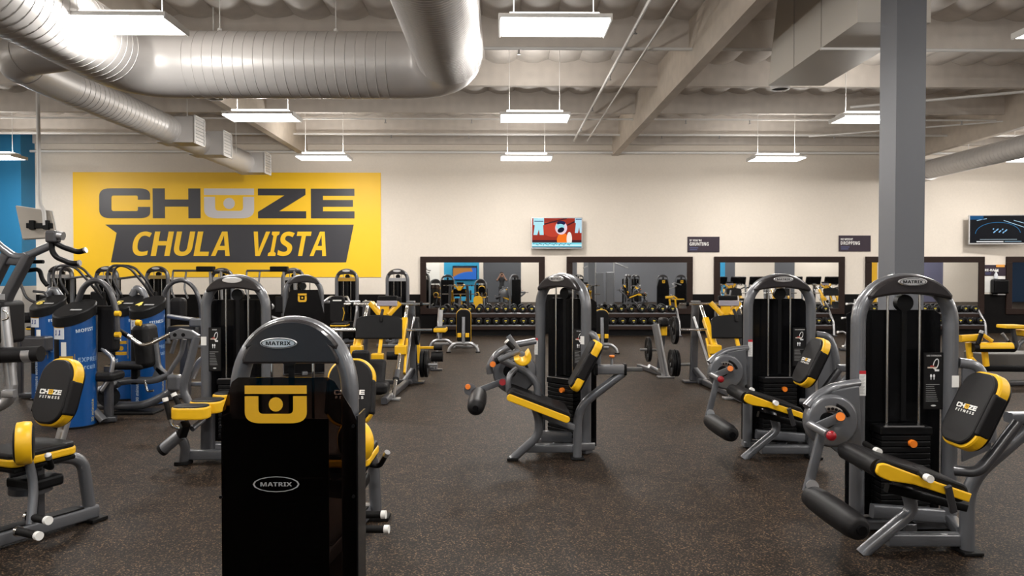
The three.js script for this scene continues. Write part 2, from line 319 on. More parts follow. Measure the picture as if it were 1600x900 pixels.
{
  const r = 0.255, o = thing('round_duct', 'round duct reaching the back wall past the grey column', 'duct', V(0, 0, 0));
  part(o, 'duct_run', sweep([V(11.8, DUCT_Y, -20.2), V(11.8, DUCT_Y, -6)], ringRound(r, 30)), M.duct);
  for (const g of ductRings([V(11.8, DUCT_Y, -20), V(11.8, DUCT_Y, -14)], r, 0.14)) part(o, 'seam', g, M.duct);
  part(o, 'end_cap', cylBetween(V(11.8, DUCT_Y, -20.49), V(11.8, DUCT_Y, -20.15), 0.3, 30), M.duct);
  for (const d of [18.5, 15, 11]) part(o, 'hanger_rod', cylBetween(V(11.8, DUCT_Y + r, -d), V(11.8, DECK, -d), 0.008, 6), M.whitePaint);
}
{
  const o = thing('air_handler_duct', 'cream rectangular duct box with dark underside beside the grey column', 'duct', V(0, 0, 0)), x0 = 4.09, x1 = 4.94, y = DUCT_Y;
  const side = shapeOf([[8.46, y], [11.3, y], [10.9, DECK - 0.05], [8.46, DECK - 0.05]]);
  const g = new THREE.ExtrudeGeometry(side, { depth: x1 - x0, bevelEnabled: false }).rotateY(Math.PI / 2);       // x (depth) -> -z
  part(o, 'casing', g.translate(x0, 0, 0), std(lin(0.60, 0.57, 0.52), 0.5, 0.2));
  part(o, 'seam_flange', box(x1 - x0 + 0.02, 0.03, 0.035, (x0 + x1) / 2, y - 0.012, -9.42), M.whitePaint);
  for (const d of [9.42, 10.3]) part(o, 'side_seam', box(0.012, DECK - y, 0.012, x0 - 0.004, (DECK + y) / 2, -d), std(lin(0.5, 0.47, 0.43), 0.5));
}
// ---------- pipes under the roof ----------
{
  const P = (name, label, pts, r) => single(name, tube(pts, r, 0.05, 8), M.whitePaint, label, 'pipe');
  const yp = 5.2;
  const lengthPipe = P('sprinkler_pipe', 'white sprinkler pipe running lengthwise under the roof beside the middle lights', [V(0.54 * 3.55, yp, -19.6), V(0.54 * 3.55, yp, 2)], 0.028); lengthPipe.userData.y = yp; const crossPipes = [];
  P('sprinkler_pipe', 'thinner white conduit running lengthwise next to the sprinkler pipe', [V(0.64 * 3.55, yp, -19.6), V(0.64 * 3.55, yp, 2)], 0.016);
  for (const [d, r, txt] of [[11.85, 0.028, 'white cross pipe above the nearest middle light'], [17.2, 0.022, 'white cross pipe one bay out from the back wall'], [19.1, 0.03, 'white cross pipe closest to the back wall'], [20.3, 0.035, 'white pipe fixed along the top of the back wall']])
  { const y = d > 20 ? EYE + 3.36 : yp + 0.07, c = P('sprinkler_pipe', txt, [V(d > 19.8 ? -12.9 : LEFT + 0.1, y, -d), V(RIGHT - 0.1, y, -d)], r); if (d < 20) { c.userData.depth = d; c.userData.y = y; crossPipes.push(c); } }
  P('sprinkler_pipe', 'white pipe crossing slantwise beyond the grey column', [V(7.4, yp, -15.6), V(14, yp - 0.02, -12.2)], 0.03);
  P('sprinkler_pipe', 'thin white conduit crossing slantwise near the round wall duct', [V(7.9, yp, -18.9), V(15, yp, -15.2)], 0.02);
  for (const [p, xs] of [[lengthPipe, null], ...crossPipes.map((c) => [c, true])]) {
    const spots = xs ? [-9, -6, -3, -1, 4, 5.5, 8.5, 10.5].map((x) => [x + (p.userData.depth % 1) * 1.5, p.userData.depth]) : [17.8, 15.6, 13.1, 10.6, 8.2].map((d) => [0.54 * 3.55, d]);
    for (const [x, d] of spots) { const h = part(p, 'sprinkler_head', lathe([[0, -0.1], [0.028, -0.1], [0.03, -0.092], [0.008, -0.08], [0.014, -0.06], [0.014, 0.02], [0, 0.02]], 8), M.silver); h.position.set(x, p.userData.y, -d); }
    delete p.userData.depth; delete p.userData.y;
  }
  for (const [px, py, d, label] of [[1219, 140, 12, 'round white ceiling speaker can below the rectangular duct'], [334, 154, 11.6, 'round white ceiling speaker can behind the wide duct']]) {
    const p = at(px, py, d), o = thing('ceiling_speaker', label, 'speaker', p);
    part(o, 'can', lathe([[0, 0.32], [0.13, 0.32], [0.15, 0.29], [0.15, 0.0], [0.135, 0.0], [0.135, 0.05]], 24), M.whitePaint); part(o, 'grille', cyl(0.134, 0.02, 24).translate(0, 0.03, 0), M.black);
    part(o, 'drop_rod', cylBetween(V(0, 0.3, 0), V(0, DECK - p.y, 0), 0.012, 8), M.whitePaint);
  }
}
// ---------- painted sign ----------
const WZ = WALL;                                        // wall depth
function chuzeShapes() {                                // five wide letters, height 1, returns { dark: [...], logo: [...] }; x in units of the height
  const C = new THREE.Shape(); const w = 1.68, r = 0.36, t = 0.24, s = 0.40;
  C.moveTo(w, 0.62); C.lineTo(w, 0.78); C.quadraticCurveTo(w, 1, w - r, 1); C.lineTo(r, 1); C.quadraticCurveTo(0, 1, 0, 0.72); C.lineTo(0, 0.28); C.quadraticCurveTo(0, 0, r, 0); C.lineTo(w - r, 0); C.quadraticCurveTo(w, 0, w, 0.22); C.lineTo(w, 0.38);
  C.lineTo(w - s, 0.38); C.lineTo(w - s, 0.30); C.quadraticCurveTo(w - s, t, w - s - 0.06, t); C.lineTo(s + 0.08, t); C.quadraticCurveTo(s, t, s, 0.33); C.lineTo(s, 0.67); C.quadraticCurveTo(s, 1 - t, s + 0.08, 1 - t); C.lineTo(w - s - 0.06, 1 - t); C.quadraticCurveTo(w - s, 1 - t, w - s, 0.70); C.lineTo(w - s, 0.62); C.closePath();
  const off = (pts, dx) => shapeOf(pts.map(([x, y]) => [x + dx, y]));
  const H = off([[0, 0], [0.40, 0], [0.40, 0.39], [1.18, 0.39], [1.18, 0], [1.58, 0], [1.58, 1], [1.18, 1], [1.18, 0.63], [0.40, 0.63], [0.40, 1], [0, 1]], 1.77);
  const Z = off([[0, 0], [1.60, 0], [1.60, 0.24], [0.70, 0.24], [1.58, 0.79], [1.58, 1], [0, 1], [0, 0.77], [0.88, 0.77], [0, 0.22]], 5.26);
  const E = off([[0, 0], [1.45, 0], [1.45, 0.24], [0.40, 0.24], [0.40, 0.39], [1.40, 0.39], [1.40, 0.62], [0.40, 0.62], [0.40, 0.76], [1.45, 0.76], [1.45, 1], [0, 1]], 7.02);
  return { dark: [C, H, Z, E], logo: logoShapes(3.47, 1.66, 1) };
}
function logoShapes(x, w, h) {                          // the bar, cup and dot emblem, lower left at (x, 0)
  const barS = shapeOf([[x, h * 0.78], [x + w, h * 0.78], [x + w, h], [x, h]]), cup = new THREE.Shape(), k = h * 0.72, q = w * 0.22;
  cup.moveTo(x, k); cup.lineTo(x, h * 0.30); cup.quadraticCurveTo(x, 0, x + w * 0.26, 0); cup.lineTo(x + w * 0.74, 0); cup.quadraticCurveTo(x + w, 0, x + w, h * 0.30); cup.lineTo(x + w, k); cup.lineTo(x + w - q, k); cup.lineTo(x + w - q, h * 0.38); cup.quadraticCurveTo(x + w - q, h * 0.25, x + w - q - w * 0.08, h * 0.25);
  cup.lineTo(x + q + w * 0.08, h * 0.25); cup.quadraticCurveTo(x + q, h * 0.25, x + q, h * 0.38); cup.lineTo(x + q, k); cup.closePath();
  const dot = new THREE.Shape(); dot.absellipse(x + w / 2, h * 0.50, w * 0.115, Math.min(h * 0.19, w * 0.115 * 1.02), 0, Math.PI * 2);
  return [barS, cup, dot];
}
const flatShape = (s, depth, sx = 1, sy = 1) => new THREE.ExtrudeGeometry(s, { depth, bevelEnabled: false, curveSegments: 8 }).scale(sx, sy, 1);
{
  const a = at(116, 433, WZ), b = at(595, 270, WZ), o = thing('wall_sign', 'large yellow painted wall sign with dark lettering above the machines', 'sign', V((a.x + b.x) / 2, a.y, -WALL));
  part(o, 'yellow_field', box(b.x - a.x, b.y - a.y, 0.02, 0, (b.y - a.y) / 2, 0.01), M.muralYellow);
  const L = (px, py) => at(px, py, WZ).sub(o.position), c0 = L(156, 341), c1 = L(554, 295), sx = (c1.x - c0.x) / 8.47, sy = c1.y - c0.y, S = chuzeShapes();
  ['C', 'H', 'Z', 'E'].forEach((n, i) => { const m = part(o, 'letter', flatShape(S.dark[i], 0.008, sx, sy), M.muralDark); m.position.set(c0.x, c0.y, 0.018); });
  for (const s of S.logo) { const m = part(o, 'emblem', flatShape(s, 0.008, sx, sy), M.muralPale); m.position.set(c0.x, c0.y, 0.018); }
  const pl = [[165, 351], [553, 351], [541, 410], [174, 410], [183, 364]].map(([x, y]) => { const p = L(x, y); return [p.x, p.y]; });
  const ban = part(o, 'banner', flatShape(shapeOf(pl), 0.008), M.muralDark); ban.position.z = 0.018;
  const t0 = L(203, 400), t1 = L(508, 362), h = t1.y - t0.y;
  const words = [['CHULA', 203, 362], ['VISTA', 388, 508 + 4]];
  for (const [w, x0, x1] of words) { const p0 = L(x0, 400), p1 = L(x1, 400); [...w].forEach((ch, i) => { const adv = { C: 0.95, H: 1.05, U: 1.02, L: 0.82, A: 1.05, V: 1.05, I: 0.48, S: 0.88, T: 0.9 }; const tot = [...w].reduce((s, k) => s + adv[k], 0); let x = 0; for (let j = 0; j < i; j++) x += adv[w[j]]; const u = (p1.x - p0.x) / tot; const m = part(o, 'letter', textGeo(ch, h, adv[ch] * u * 0.86, 0.008, 0.19), M.muralYellow); m.position.set(p0.x + (x + adv[ch] / 2) * u, t0.y, 0.028); }); }
}

// ---------- strength machines with a weight tower ----------
const O0 = V(0, 0, 0);
const superArc = (hw, h, y0, n = 28, e = 2.12) => Array.from({ length: n + 1 }, (_, i) => { const a = Math.PI - i / n * Math.PI, c = Math.cos(a), s = Math.sin(a); return [Math.sign(c) * Math.abs(c) ** (2 / e) * hw, y0 + Math.abs(s) ** (2 / e) * h]; });
function tower(g, o = {}) {
  const { W = 0.68, H = 1.666, arch = 0.285, turn = 0, at: pos = O0, shroud = true, stack = 13, badge = 2, shroudTop = H - 0.25, rods = [-0.1, 0.11], knob = true, frame = M.grey, text = true, dz = 0.055 } = o;
  const X = (q) => place(q, pos, 0, turn, 0), P = (n, q, m, l) => part(g, n, X(join(q)), m, l);
  const hw = W / 2 - 0.044, ys = H - 0.05 - arch, arcPts = superArc(hw, arch, ys);
  const path = [V(-hw, 0.02, 0), V(-hw, ys * 0.5, 0), ...arcPts.map(([x, y]) => V(x, y, 0)), V(hw, ys * 0.5, 0), V(hw, 0.02, 0)];
  P('tower_frame', sweep(path, ringRound(0.044, 16, dz)), frame);
  const yb = H - 0.175, up = arcPts.map(([x, y]) => [x * 1.04, y + 0.03]).filter(([, y]) => y > yb), n = up.length;
  const cs = new THREE.Shape(); cs.moveTo(up[0][0] + 0.004, yb); up.forEach(([x, y]) => cs.lineTo(x, y)); cs.lineTo(up[n - 1][0] - 0.004, yb); cs.quadraticCurveTo(0, H - 0.105, up[0][0] + 0.004, yb); cs.closePath();
  const cap = P('top_cap', extrude(cs, 0.15, 0.016).translate(0, 0, -0.065), M.cap, 'dark glossy arched cap');
  if (badge) {
    const el = new THREE.Shape(); el.absellipse(0, 0, 0.092, 0.0265, 0, Math.PI * 2);
    const b = X(extrude(el, 0.012, 0.003, 20).translate(0, H - 0.062, 0.083)); const bm = part(cap, 'badge', b, M.badge, 'oval silver badge');
    if (text) { part(cap, 'badge_lettering', X(textGeo('MATRIX', 0.019, 0.125, 0.002).translate(0, H - 0.0715, 0.0945)), M.black);
      const ro = new THREE.Shape(); ro.absellipse(0, 0, 0.085, 0.0225, 0, Math.PI * 2); const hole = new THREE.Path(); hole.absellipse(0, 0, 0.0815, 0.0195, 0, Math.PI * 2); ro.holes.push(hole);
      part(cap, 'badge_ring', X(flatShape(ro, 0.002).translate(0, H - 0.062, 0.0945)), M.black); }
  }
  for (const x of rods) P('guide_rod', cylBetween(V(x, 0.12, -0.02), V(x, H - 0.12, -0.02), 0.0085, 8), M.chrome);
  P('pulley', cylBetween(V(0.01, H - 0.2, -0.06), V(0.01, H - 0.2, -0.01), 0.055, 18), M.black);
  P('lift_belt', box(0.03, H - 0.22 - 0.7, 0.006, 0.01, (H - 0.22 + 0.7) / 2, -0.02), M.black);
  if (stack) {
    const pg = X(rbox(0.32, 0.033, 0.13, 0, 0, -0.03, 0.005, 1));
    for (let i = 0; i < stack; i++) { const m = part(g, 'weight_plate', pg, M.plate); m.position.y = 0.14 + i * 0.038; }
    const yt = 0.14 + stack * 0.038; P('top_plate', rbox(0.34, 0.05, 0.14, 0, yt + 0.01, -0.03, 0.008), M.black); P('stack_trim', box(0.26, 0.008, 0.01, -0.02, yt + 0.04, 0.042), M.silver);
    if (knob) P('selector_knob', cylBetween(V(0.035, yt - 0.07, 0.03), V(0.035, yt - 0.07, 0.062), 0.024, 14), M.orange, 'orange selector knob');
  }
  if (shroud) { const h2 = W / 2 - 0.03; P('rear_shroud', extrude(shapeOf([[-h2, 0.05], [h2, 0.05], [h2, shroudTop - 0.03], [h2 - 0.05, shroudTop], [-h2 + 0.05, shroudTop], [-h2, shroudTop - 0.03]]), 0.012, 0.003).translate(0, 0, -0.14), M.blackGloss, 'glossy black rear shroud'); }
  P('tower_base', [rbox(W, 0.06, 0.1, 0, 0.035, 0, 0.012), rbox(0.09, 0.06, 0.3, 0, 0.035, -0.05, 0.012)], M.grey);
  return { X, P, cap };
}
function padLogo(parent, o, ex, ey, width) {            // white lettering with a yellow emblem, and a small second line
  const S = chuzeShapes(), k = width / 8.47, Z = ex.clone().normalize().cross(ey).normalize();
  const put = (g) => basisPlace(g, o, ex, ey);
  for (const s of S.dark) part(parent, 'logo_letter', put(flatShape(s, 0.0015, k, k * 1.35).translate(-width / 2, 0, 0)), M.white);
  for (const s of S.logo) part(parent, 'logo_emblem', put(flatShape(s, 0.0015, k, k * 1.35).translate(-width / 2, 0, 0)), M.yellow);
  part(parent, 'logo_subtitle', put(textGeo('F I T N E S S', k * 0.75, width * 0.92, 0.0015).translate(width * 0.01, -k * 1.15, 0)), M.white);
}
// flat cushion: black face on a yellow body, sleeve around the middle
function cushion(g, name, o, ex, ey, w, h, t, r, opt = {}) {
  const put = (q) => basisPlace(q, o, ex, ey);
  const m = part(g, name, put(extrude(roundRectShape(w, h, r), t * 0.8, 0.014)), opt.body || M.yellow, opt.label);
  part(m, 'cover', put(extrude(roundRectShape(w - 0.03, h - 0.03, Math.max(r - 0.012, 0.01)), t * 0.4, 0.012).translate(0, 0, t * 0.62)), M.vinyl);
  if (opt.sleeve) part(m, 'sleeve', put(rbox(w + 0.006, h * opt.sleeve, t * 0.93, 0, opt.sleeveY || 0, t * 0.47, 0.016)), M.vinyl);
  part(m, 'backing_board', put(extrude(roundRectShape(w - 0.02, h - 0.02, r), 0.016, 0.003).translate(0, 0, -0.014)), M.black);
  return m;
}
function placardTex(title) {
  return canvasTex(128, 320, (c, w, h) => {
    c.fillStyle = '#0b0b0c'; c.fillRect(0, 0, w, h); c.fillStyle = '#d8d8d8'; c.font = 'bold 13px sans-serif'; c.textAlign = 'center'; c.fillText(title, w / 2, 18);
    c.strokeStyle = '#e6e6e6'; c.lineWidth = 6; c.beginPath(); c.ellipse(78, 62, 15, 30, 0.35, 0, 7); c.stroke(); c.fillStyle = '#c9b8a8'; c.fillRect(22, 78, 60, 9); c.fillStyle = '#a03028'; c.fillRect(40, 70, 26, 9); c.fillStyle = '#e6e6e6'; c.fillRect(70, 92, 30, 12);
    c.fillStyle = '#f0f0f0'; for (const x of [46, 66]) { c.beginPath(); c.ellipse(x, 130, 7, 10, 0, 0, 7); c.fill(); c.fillRect(x - 3, 138, 6, 14); }
    c.fillStyle = '#9a9a9a'; for (let i = 0; i < 9; i++) c.fillRect(12, 178 + i * 12, 92 - (i * 37 % 41), 3); c.fillStyle = '#d0d0d0'; c.beginPath(); c.ellipse(w / 2, 302, 18, 5, 0, 0, 7); c.fill();
  });
}
const placardMat = {}; const placard = (t) => placardMat[t] || (placardMat[t] = std(0xffffff, 0.35, 0, { map: placardTex(t) }));
const cautionMat = std(0xffffff, 0.5, 0, { map: canvasTex(64, 192, (c) => { c.fillStyle = '#d9d8d6'; c.fillRect(0, 0, 64, 192); c.fillStyle = '#b3202a'; c.fillRect(0, 0, 64, 26); c.fillStyle = '#8d8d8d'; for (let i = 0; i < 16; i++) c.fillRect(6, 36 + i * 9, 50 - (i * 23 % 17), 3); }) });

function discUnit(g, L, c, r, dFront, dBack, parts) {   // the round pivot housing beside a tower
  const P = (n, q, m, l) => part(g, n, q, m, l), z = c.z;
  const disc = P('pivot_disc', lathe([[0, 0.035], [r - 0.02, 0.035], [r, 0.02], [r, -0.035], [0, -0.035]], 40).rotateX(Math.PI / 2).translate(c.x, c.y, z), M.grey);
  part(disc, 'hub_hole', cyl(r * 0.3, 0.01, 24).rotateX(Math.PI / 2).translate(c.x - r * 0.22, c.y + 0.01, z + 0.034), M.black);
  part(disc, 'slot', new THREE.TorusGeometry(r * 0.72, 0.012, 6, 20, 0.95).scale(1, 1, 0.3).rotateZ(0.35).translate(c.x - r * 0.1, c.y - 0.01, z + 0.036), M.black);
  const arc = part(disc, 'index_plate', new THREE.TorusGeometry(r * 0.50, 0.019, 6, 20, 1.2).scale(1, 1, 0.3).rotateZ(0.75).translate(c.x - r * 0.1, c.y + 0.0, z + 0.037), std(lin(0.2, 0.185, 0.17), 0.4, 0.5));
  for (let i = 0; i < 4; i++) { const a = 0.9 + i * 0.29; part(disc, 'index_hole', cyl(0.009, 0.006, 10).rotateX(Math.PI / 2).translate(c.x - r * 0.1 + Math.cos(a) * r * 0.5, c.y + Math.sin(a) * r * 0.5, z + 0.043), M.black); }
  return disc;
}

// ----- leg extension -----
let legExtension;
{
  const O = V(2.604, 0, -4.72), L = (x, y, d) => at(x, y, d).sub(O);
  const g = thing('leg_extension_machine', 'leg extension machine with arched grey weight tower, in front of the grey column', 'gym machine', O, 0, 'leg extension machines'); legExtension = g;
  tower(g, { W: 0.69 });
  const P = (n, q, m, l) => part(g, n, q, m, l);
  const pm = P('instruction_placard', new THREE.PlaneGeometry(0.125, 0.36).translate(0.195, 1.65 - 0.69, 0.0), placard('LEG EXTENSION'), 'black instruction placard');
  P('placard_backing', box(0.13, 0.37, 0.006, 0.195, 0.96, -0.005), M.black);
  P('caution_label', new THREE.PlaneGeometry(0.042, 0.16).translate(-0.297, 0.955, 0.0575), cautionMat, 'white caution label');
  P('white_label', box(0.045, 0.075, 0.002, 0.302, 0.965, 0.056), M.white);
  // seat
  const A = L(1374, 733, 3.85), B = L(1511, 777, 3.85), ex = B.clone().sub(A), len = ex.length() + 0.03, ey = V(0, 0, 1).cross(ex).normalize(), mid = A.clone().add(B).multiplyScalar(0.5);
  const prof = roundRectShape(len, 0.105, 0.05, 0, 0.008), seat = P('seat', basisPlace(extrude(prof, 0.385, 0.012).translate(0, 0, -0.40), mid, ex, ey), M.vinyl, 'sloping black seat');
  const tr = new THREE.Shape(), hl = len / 2; tr.moveTo(-hl, 0.02); tr.quadraticCurveTo(-hl + 0.02, 0.045, -hl + 0.08, 0.036); tr.lineTo(-0.05, 0.03); tr.lineTo(hl, 0.025); tr.lineTo(hl, -0.022); tr.lineTo(-0.05, -0.022); tr.lineTo(-hl + 0.09, -0.042); tr.quadraticCurveTo(-hl, -0.045, -hl, -0.01); tr.closePath();
  for (const z of [-0.016, -0.425]) part(seat, 'seat_trim', basisPlace(extrude(tr, 0.025, 0.007).translate(0, 0, z), mid, ex, ey), M.yellow, 'yellow side trim');
  P('front_roll', cylBetween(L(1374, 732, 3.88), L(1322, 704, 4.24), 0.052, 18), M.vinyl);
  // backrest
  const lean = 0.45, by = V(Math.sin(lean), Math.cos(lean), 0), bc = L(1553, 655, 3.87).add(V(0.03, 0, -0.155)), back = cushion(g, 'backrest', bc, V(0, 0, 1), by, 0.31, 0.45, 0.085, 0.11, { sleeve: 0.55, sleeveY: -0.01, label: 'black backrest with yellow corners' });
  padLogo(back, bc.clone().addScaledVector(V(-Math.cos(lean), Math.sin(lean), 0), 0.0875).addScaledVector(by, -0.01), V(0, 0, 1), by, 0.17);
  P('backrest_carriage', tube([L(1492, 735, 4.1), L(1530, 738, 4.02), L(1560, 700, 4.02), L(1590, 660, 4.02)], 0.03, 0.05), M.greyDark);
  P('seat_post', tube([L(1511, 870, 4.3), L(1511, 752, 4.3), L(1640, 640, 4.2)], 0.041, 0.16), M.grey);
  P('post_foot', rbox(0.12, 0.02, 0.14, L(1511, 868, 4.3).x, 0.012, 4.72 - 4.3, 0.006), M.rubber);
  P('adjuster_sleeve', bar([L(1575, 652, 4.2), L(1680, 652, 4.2)], 0.08, 0.06, 0), M.grey);
  P('adjuster_rail', bar([L(1660, 652, 4.2), L(1740, 652, 4.2)], 0.06, 0.035, 0), M.black);
  P('seat_leg', tube([L(1398, 742, 4.3), L(1418, 768, 4.3), L(1426, 797, 4.3), L(1350, 862, 4.3), L(1346, 866, 4.3)], 0.038, 0.07), M.grey);
  P('front_beam', bar([L(1385, 842, 4.33), L(1512, 842, 4.33)], 0.07, 0.075, 0), M.grey);
  P('rear_beam', bar([L(1362, 798, 4.62), L(1472, 806, 4.62)], 0.06, 0.085, 0), M.grey);
  P('side_beam', bar([V(L(1511, 842, 4.3).x, 0.1, 0.38), V(0.31, 0.06, 0.0)], 0.07, 0.07, 0), M.grey);
  P('seat_rail', bar([L(1385, 762, 4.2), L(1508, 792, 4.2)], 0.05, 0.05, 0), M.black);
  // pivot
  const c = L(1298, 657, 4.45); discUnit(g, L, c, 0.16);
  P('side_plate', extrude(shapeOf([[L(1340, 603, 4.52).x, L(1340, 603, 4.52).y], [L(1290, 612, 4.52).x, L(1290, 612, 4.52).y], [L(1285, 690, 4.52).x, L(1285, 690, 4.52).y], [L(1345, 735, 4.52).x, L(1345, 735, 4.52).y]]), 0.03, 0.004).translate(0, 0, c.z - 0.075), M.grey);
  P('guard_tube', tube([L(1340, 598, 4.66), L(1297, 606, 4.52), L(1272, 622, 4.47), L(1260, 636, 4.45)], 0.028, 0.08), M.grey);
  P('range_lever', bar([L(1274, 668, 4.38), L(1316, 650, 4.38)], 0.055, 0.016, 0, V(0, 0, 1)), M.grey);
  P('range_knob', cylBetween(L(1313, 651, 4.375), L(1313.3, 651, 4.345), 0.026, 16), M.orange, 'orange range knob');
  P('pivot_shaft', cylBetween(L(1262, 661, 4.47), L(1295, 679, 4.16), 0.026, 16), M.grey);
  P('shaft_knob', new THREE.SphereGeometry(0.029, 18, 12).scale(1, 1, 0.7).translate(...L(1299, 681, 4.14).toArray()), M.red, 'dark red shaft knob');
  P('swing_arm', bar([L(1285, 672, 4.3), L(1261, 768, 4.3)], 0.052, 0.03, 0, V(0, 0, 1)), M.grey);
  P('arm_bracket', cylBetween(L(1267, 757, 4.32), L(1270, 760, 4.25), 0.035, 14), M.silver);
  const r0 = L(1266, 774, 4.3), r1 = L(1345, 828, 3.74), dir = r1.clone().sub(r0), rl = dir.length();
  P('shin_roller', lathe([[0, 0], [0.05, 0.004], [0.066, 0.025], [0.072, 0.09], [0.076, rl / 2], [0.072, rl - 0.08], [0.062, rl - 0.02], [0.045, rl], [0, rl]], 24).applyQuaternion(new THREE.Quaternion().setFromUnitVectors(V(0, 1, 0), dir.clone().normalize())).translate(r0.x, r0.y, r0.z), M.vinyl, 'black foam shin roller');
  P('roller_cap', cylBetween(r1, r1.clone().addScaledVector(dir, 0.02 / rl), 0.025, 14), M.blackGloss);
  // loop on the far side, hand pegs
  const lp = [L(1498, 567, 4.7), L(1528, 571, 4.68), L(1545, 610, 4.66), L(1548, 690, 4.66)];
  P('side_loop', tube(lp, 0.034, 0.09), M.grey);
  P('loop_panel', extrude(shapeOf([L(1500, 575, 4.7), L(1524, 577, 4.7), L(1541, 610, 4.7), L(1545, 700, 4.7), L(1500, 720, 4.7)].map((p) => [p.x, p.y])), 0.02, 0.003).translate(0, 0, 0.03), M.grey);
  for (const [x, y, d0] of [[1448, 746, 3.8], [1369, 704, 4.2]]) { const e = L(x, y, d0); const hp = P('hand_grip', cylBetween(e.clone().add(V(0.01, 0.005, -0.15)), e, 0.018, 12), M.rubber); part(hp, 'grip_cap', cylBetween(e.clone().add(V(0, 0, -0.005)), e.clone().add(V(0, 0, 0.035)), 0.0205, 12), M.white); }
  P('adjust_lever', bar([L(1481, 760, 3.82), L(1490, 800, 3.86)], 0.035, 0.02, 0), M.greyDark);
  copyOf(g, V(2.646, 0, -6.97), 0, 'leg extension machine with arched grey weight tower, one place beyond the one by the column');
}
// ----- seated leg curl -----
{
  const O = V(0.575, 0, -6.95), L = (x, y, d) => at(x, y, d).sub(O);
  const g = thing('leg_curl_machine', 'seated leg curl machine with angled weight tower in the middle aisle', 'gym machine', O);
  const P = (n, q, m, l) => part(g, n, q, m, l);
  const t = tower(g, { W: 0.66, H: 1.672, turn: -0.8 });
  t.P('instruction_placard', new THREE.PlaneGeometry(0.12, 0.36).translate(0.2, 0.96, 0.0), placard('LEG CURL'), 'black instruction placard');
  t.P('placard_backing', box(0.125, 0.37, 0.006, 0.2, 0.96, -0.005), M.black);
  t.P('caution_label', new THREE.PlaneGeometry(0.042, 0.16).translate(-0.287, 0.955, 0.0575), cautionMat, 'white caution label');
  t.P('white_label', box(0.045, 0.075, 0.002, 0.288, 1.05, 0.056), M.white);
  const A = L(796, 620, 6.28), B = L(887, 655, 6.28), ex = B.clone().sub(A), len = ex.length() + 0.04, ey = V(0, 0, 1).cross(ex).normalize(), mid = A.clone().add(B).multiplyScalar(0.5);
  const seat = P('seat', basisPlace(extrude(roundRectShape(len, 0.10, 0.045, 0, 0.01), 0.44, 0.012).translate(0, 0, -0.45), mid, ex, ey), M.vinyl, 'sloping black seat');
  for (const z of [-0.016, -0.475]) part(seat, 'seat_trim', basisPlace(extrude(roundRectShape(len, 0.06, 0.028, 0, -0.006), 0.025, 0.007).translate(0, 0, z), mid, ex, ey), M.yellow, 'yellow side trim');
  const ba = L(901, 607, 6.3), bb = L(933, 547, 6.3), by = bb.clone().sub(ba), bl = by.length() + 0.1, bc = ba.clone().add(bb).multiplyScalar(0.5).add(V(0.035, 0, -0.15)); by.normalize();
  const back = cushion(g, 'backrest', bc, V(0, 0, 1), by, 0.31, bl, 0.085, 0.06, { sleeve: 0.52, label: 'black backrest with yellow ends' });
  P('seat_post', tube([L(902, 719, 6.55), L(902, 637, 6.55), L(974, 582, 6.5)], 0.04, 0.16), M.grey);
  P('post_foot', rbox(0.12, 0.02, 0.14, L(902, 718, 6.55).x, 0.012, 0.4, 0.006), M.rubber);
  P('adjuster_sleeve', bar([L(932, 577, 6.5), L(974, 577, 6.5)], 0.09, 0.085, 0), M.grey);
  for (const x of [931, 976]) P('sleeve_collar', bar([L(x - 2, 577, 6.5), L(x + 2, 577, 6.5)], 0.1, 0.1, 0), M.black);
  P('adjuster_rail', bar([L(972, 577, 6.5), L(1003, 577, 6.5)], 0.06, 0.035, 0), std(lin(0.05, 0.05, 0.05), 0.4));
  P('pull_pin', cylBetween(L(956, 571, 6.5), L(956, 559, 6.5), 0.012, 10), M.silver); P('pin_knob', lathe([[0, 0], [0.02, 0], [0.026, 0.012], [0.022, 0.022], [0, 0.024]], 16).translate(...L(956, 559, 6.5).toArray()), M.orange, 'orange pull knob');
  P('front_leg', tube([L(836, 636, 6.5), L(842, 655, 6.5), L(842, 680, 6.5), L(802, 716, 6.52), L(799, 718, 6.52)], 0.038, 0.09), M.grey);
  P('front_foot', rbox(0.1, 0.025, 0.1, L(801, 718, 6.52).x, 0.014, 0.43, 0.006), M.rubber);
  P('front_beam', bar([L(822, 700, 6.6), L(900, 700, 6.6)], 0.06, 0.075, 0), M.grey);
  P('rear_beam', bar([L(846, 681, 6.85), L(898, 683, 6.85)], 0.06, 0.10, 0), M.grey);
  P('seat_rail', bar([L(840, 645, 6.55), L(898, 668, 6.55)], 0.06, 0.06, 0), M.grey);
  P('side_beam', bar([V(L(902, 700, 6.55).x, 0.1, 0.36), V(0.26, 0.06, 0.16)], 0.07, 0.07, 0), M.grey);
  const c = L(804, 581, 6.72); discUnit(g, L, c, 0.2);
  P('guard_tube', tube([L(836, 533, 6.85), L(797, 540, 6.72), L(775, 553, 6.66), L(764, 572, 6.66), L(766, 584, 6.66)], 0.03, 0.14), M.grey);
  P('frame_tube', tube([L(783, 562, 6.6), L(826, 583, 6.6), L(840, 600, 6.6), L(840, 640, 6.6)], 0.034, 0.1), M.grey);
  P('thigh_loop', tube([L(795, 612, 6.5), L(794, 588, 6.5), L(806, 576, 6.58)], 0.026, 0.06), M.grey);
  const ps = new THREE.Shape(); ps.absarc(0, 0, 0.075, Math.PI * 0.95, Math.PI * 2.08); ps.absarc(0, 0, 0.03, Math.PI * 2.0, Math.PI, true); ps.closePath();
  const tp = P('thigh_pad', extrude(ps, 0.32, 0.012, 16).rotateZ(0.45).translate(...L(815, 552, 6.5).toArray()), M.yellow, 'yellow curved thigh pad');
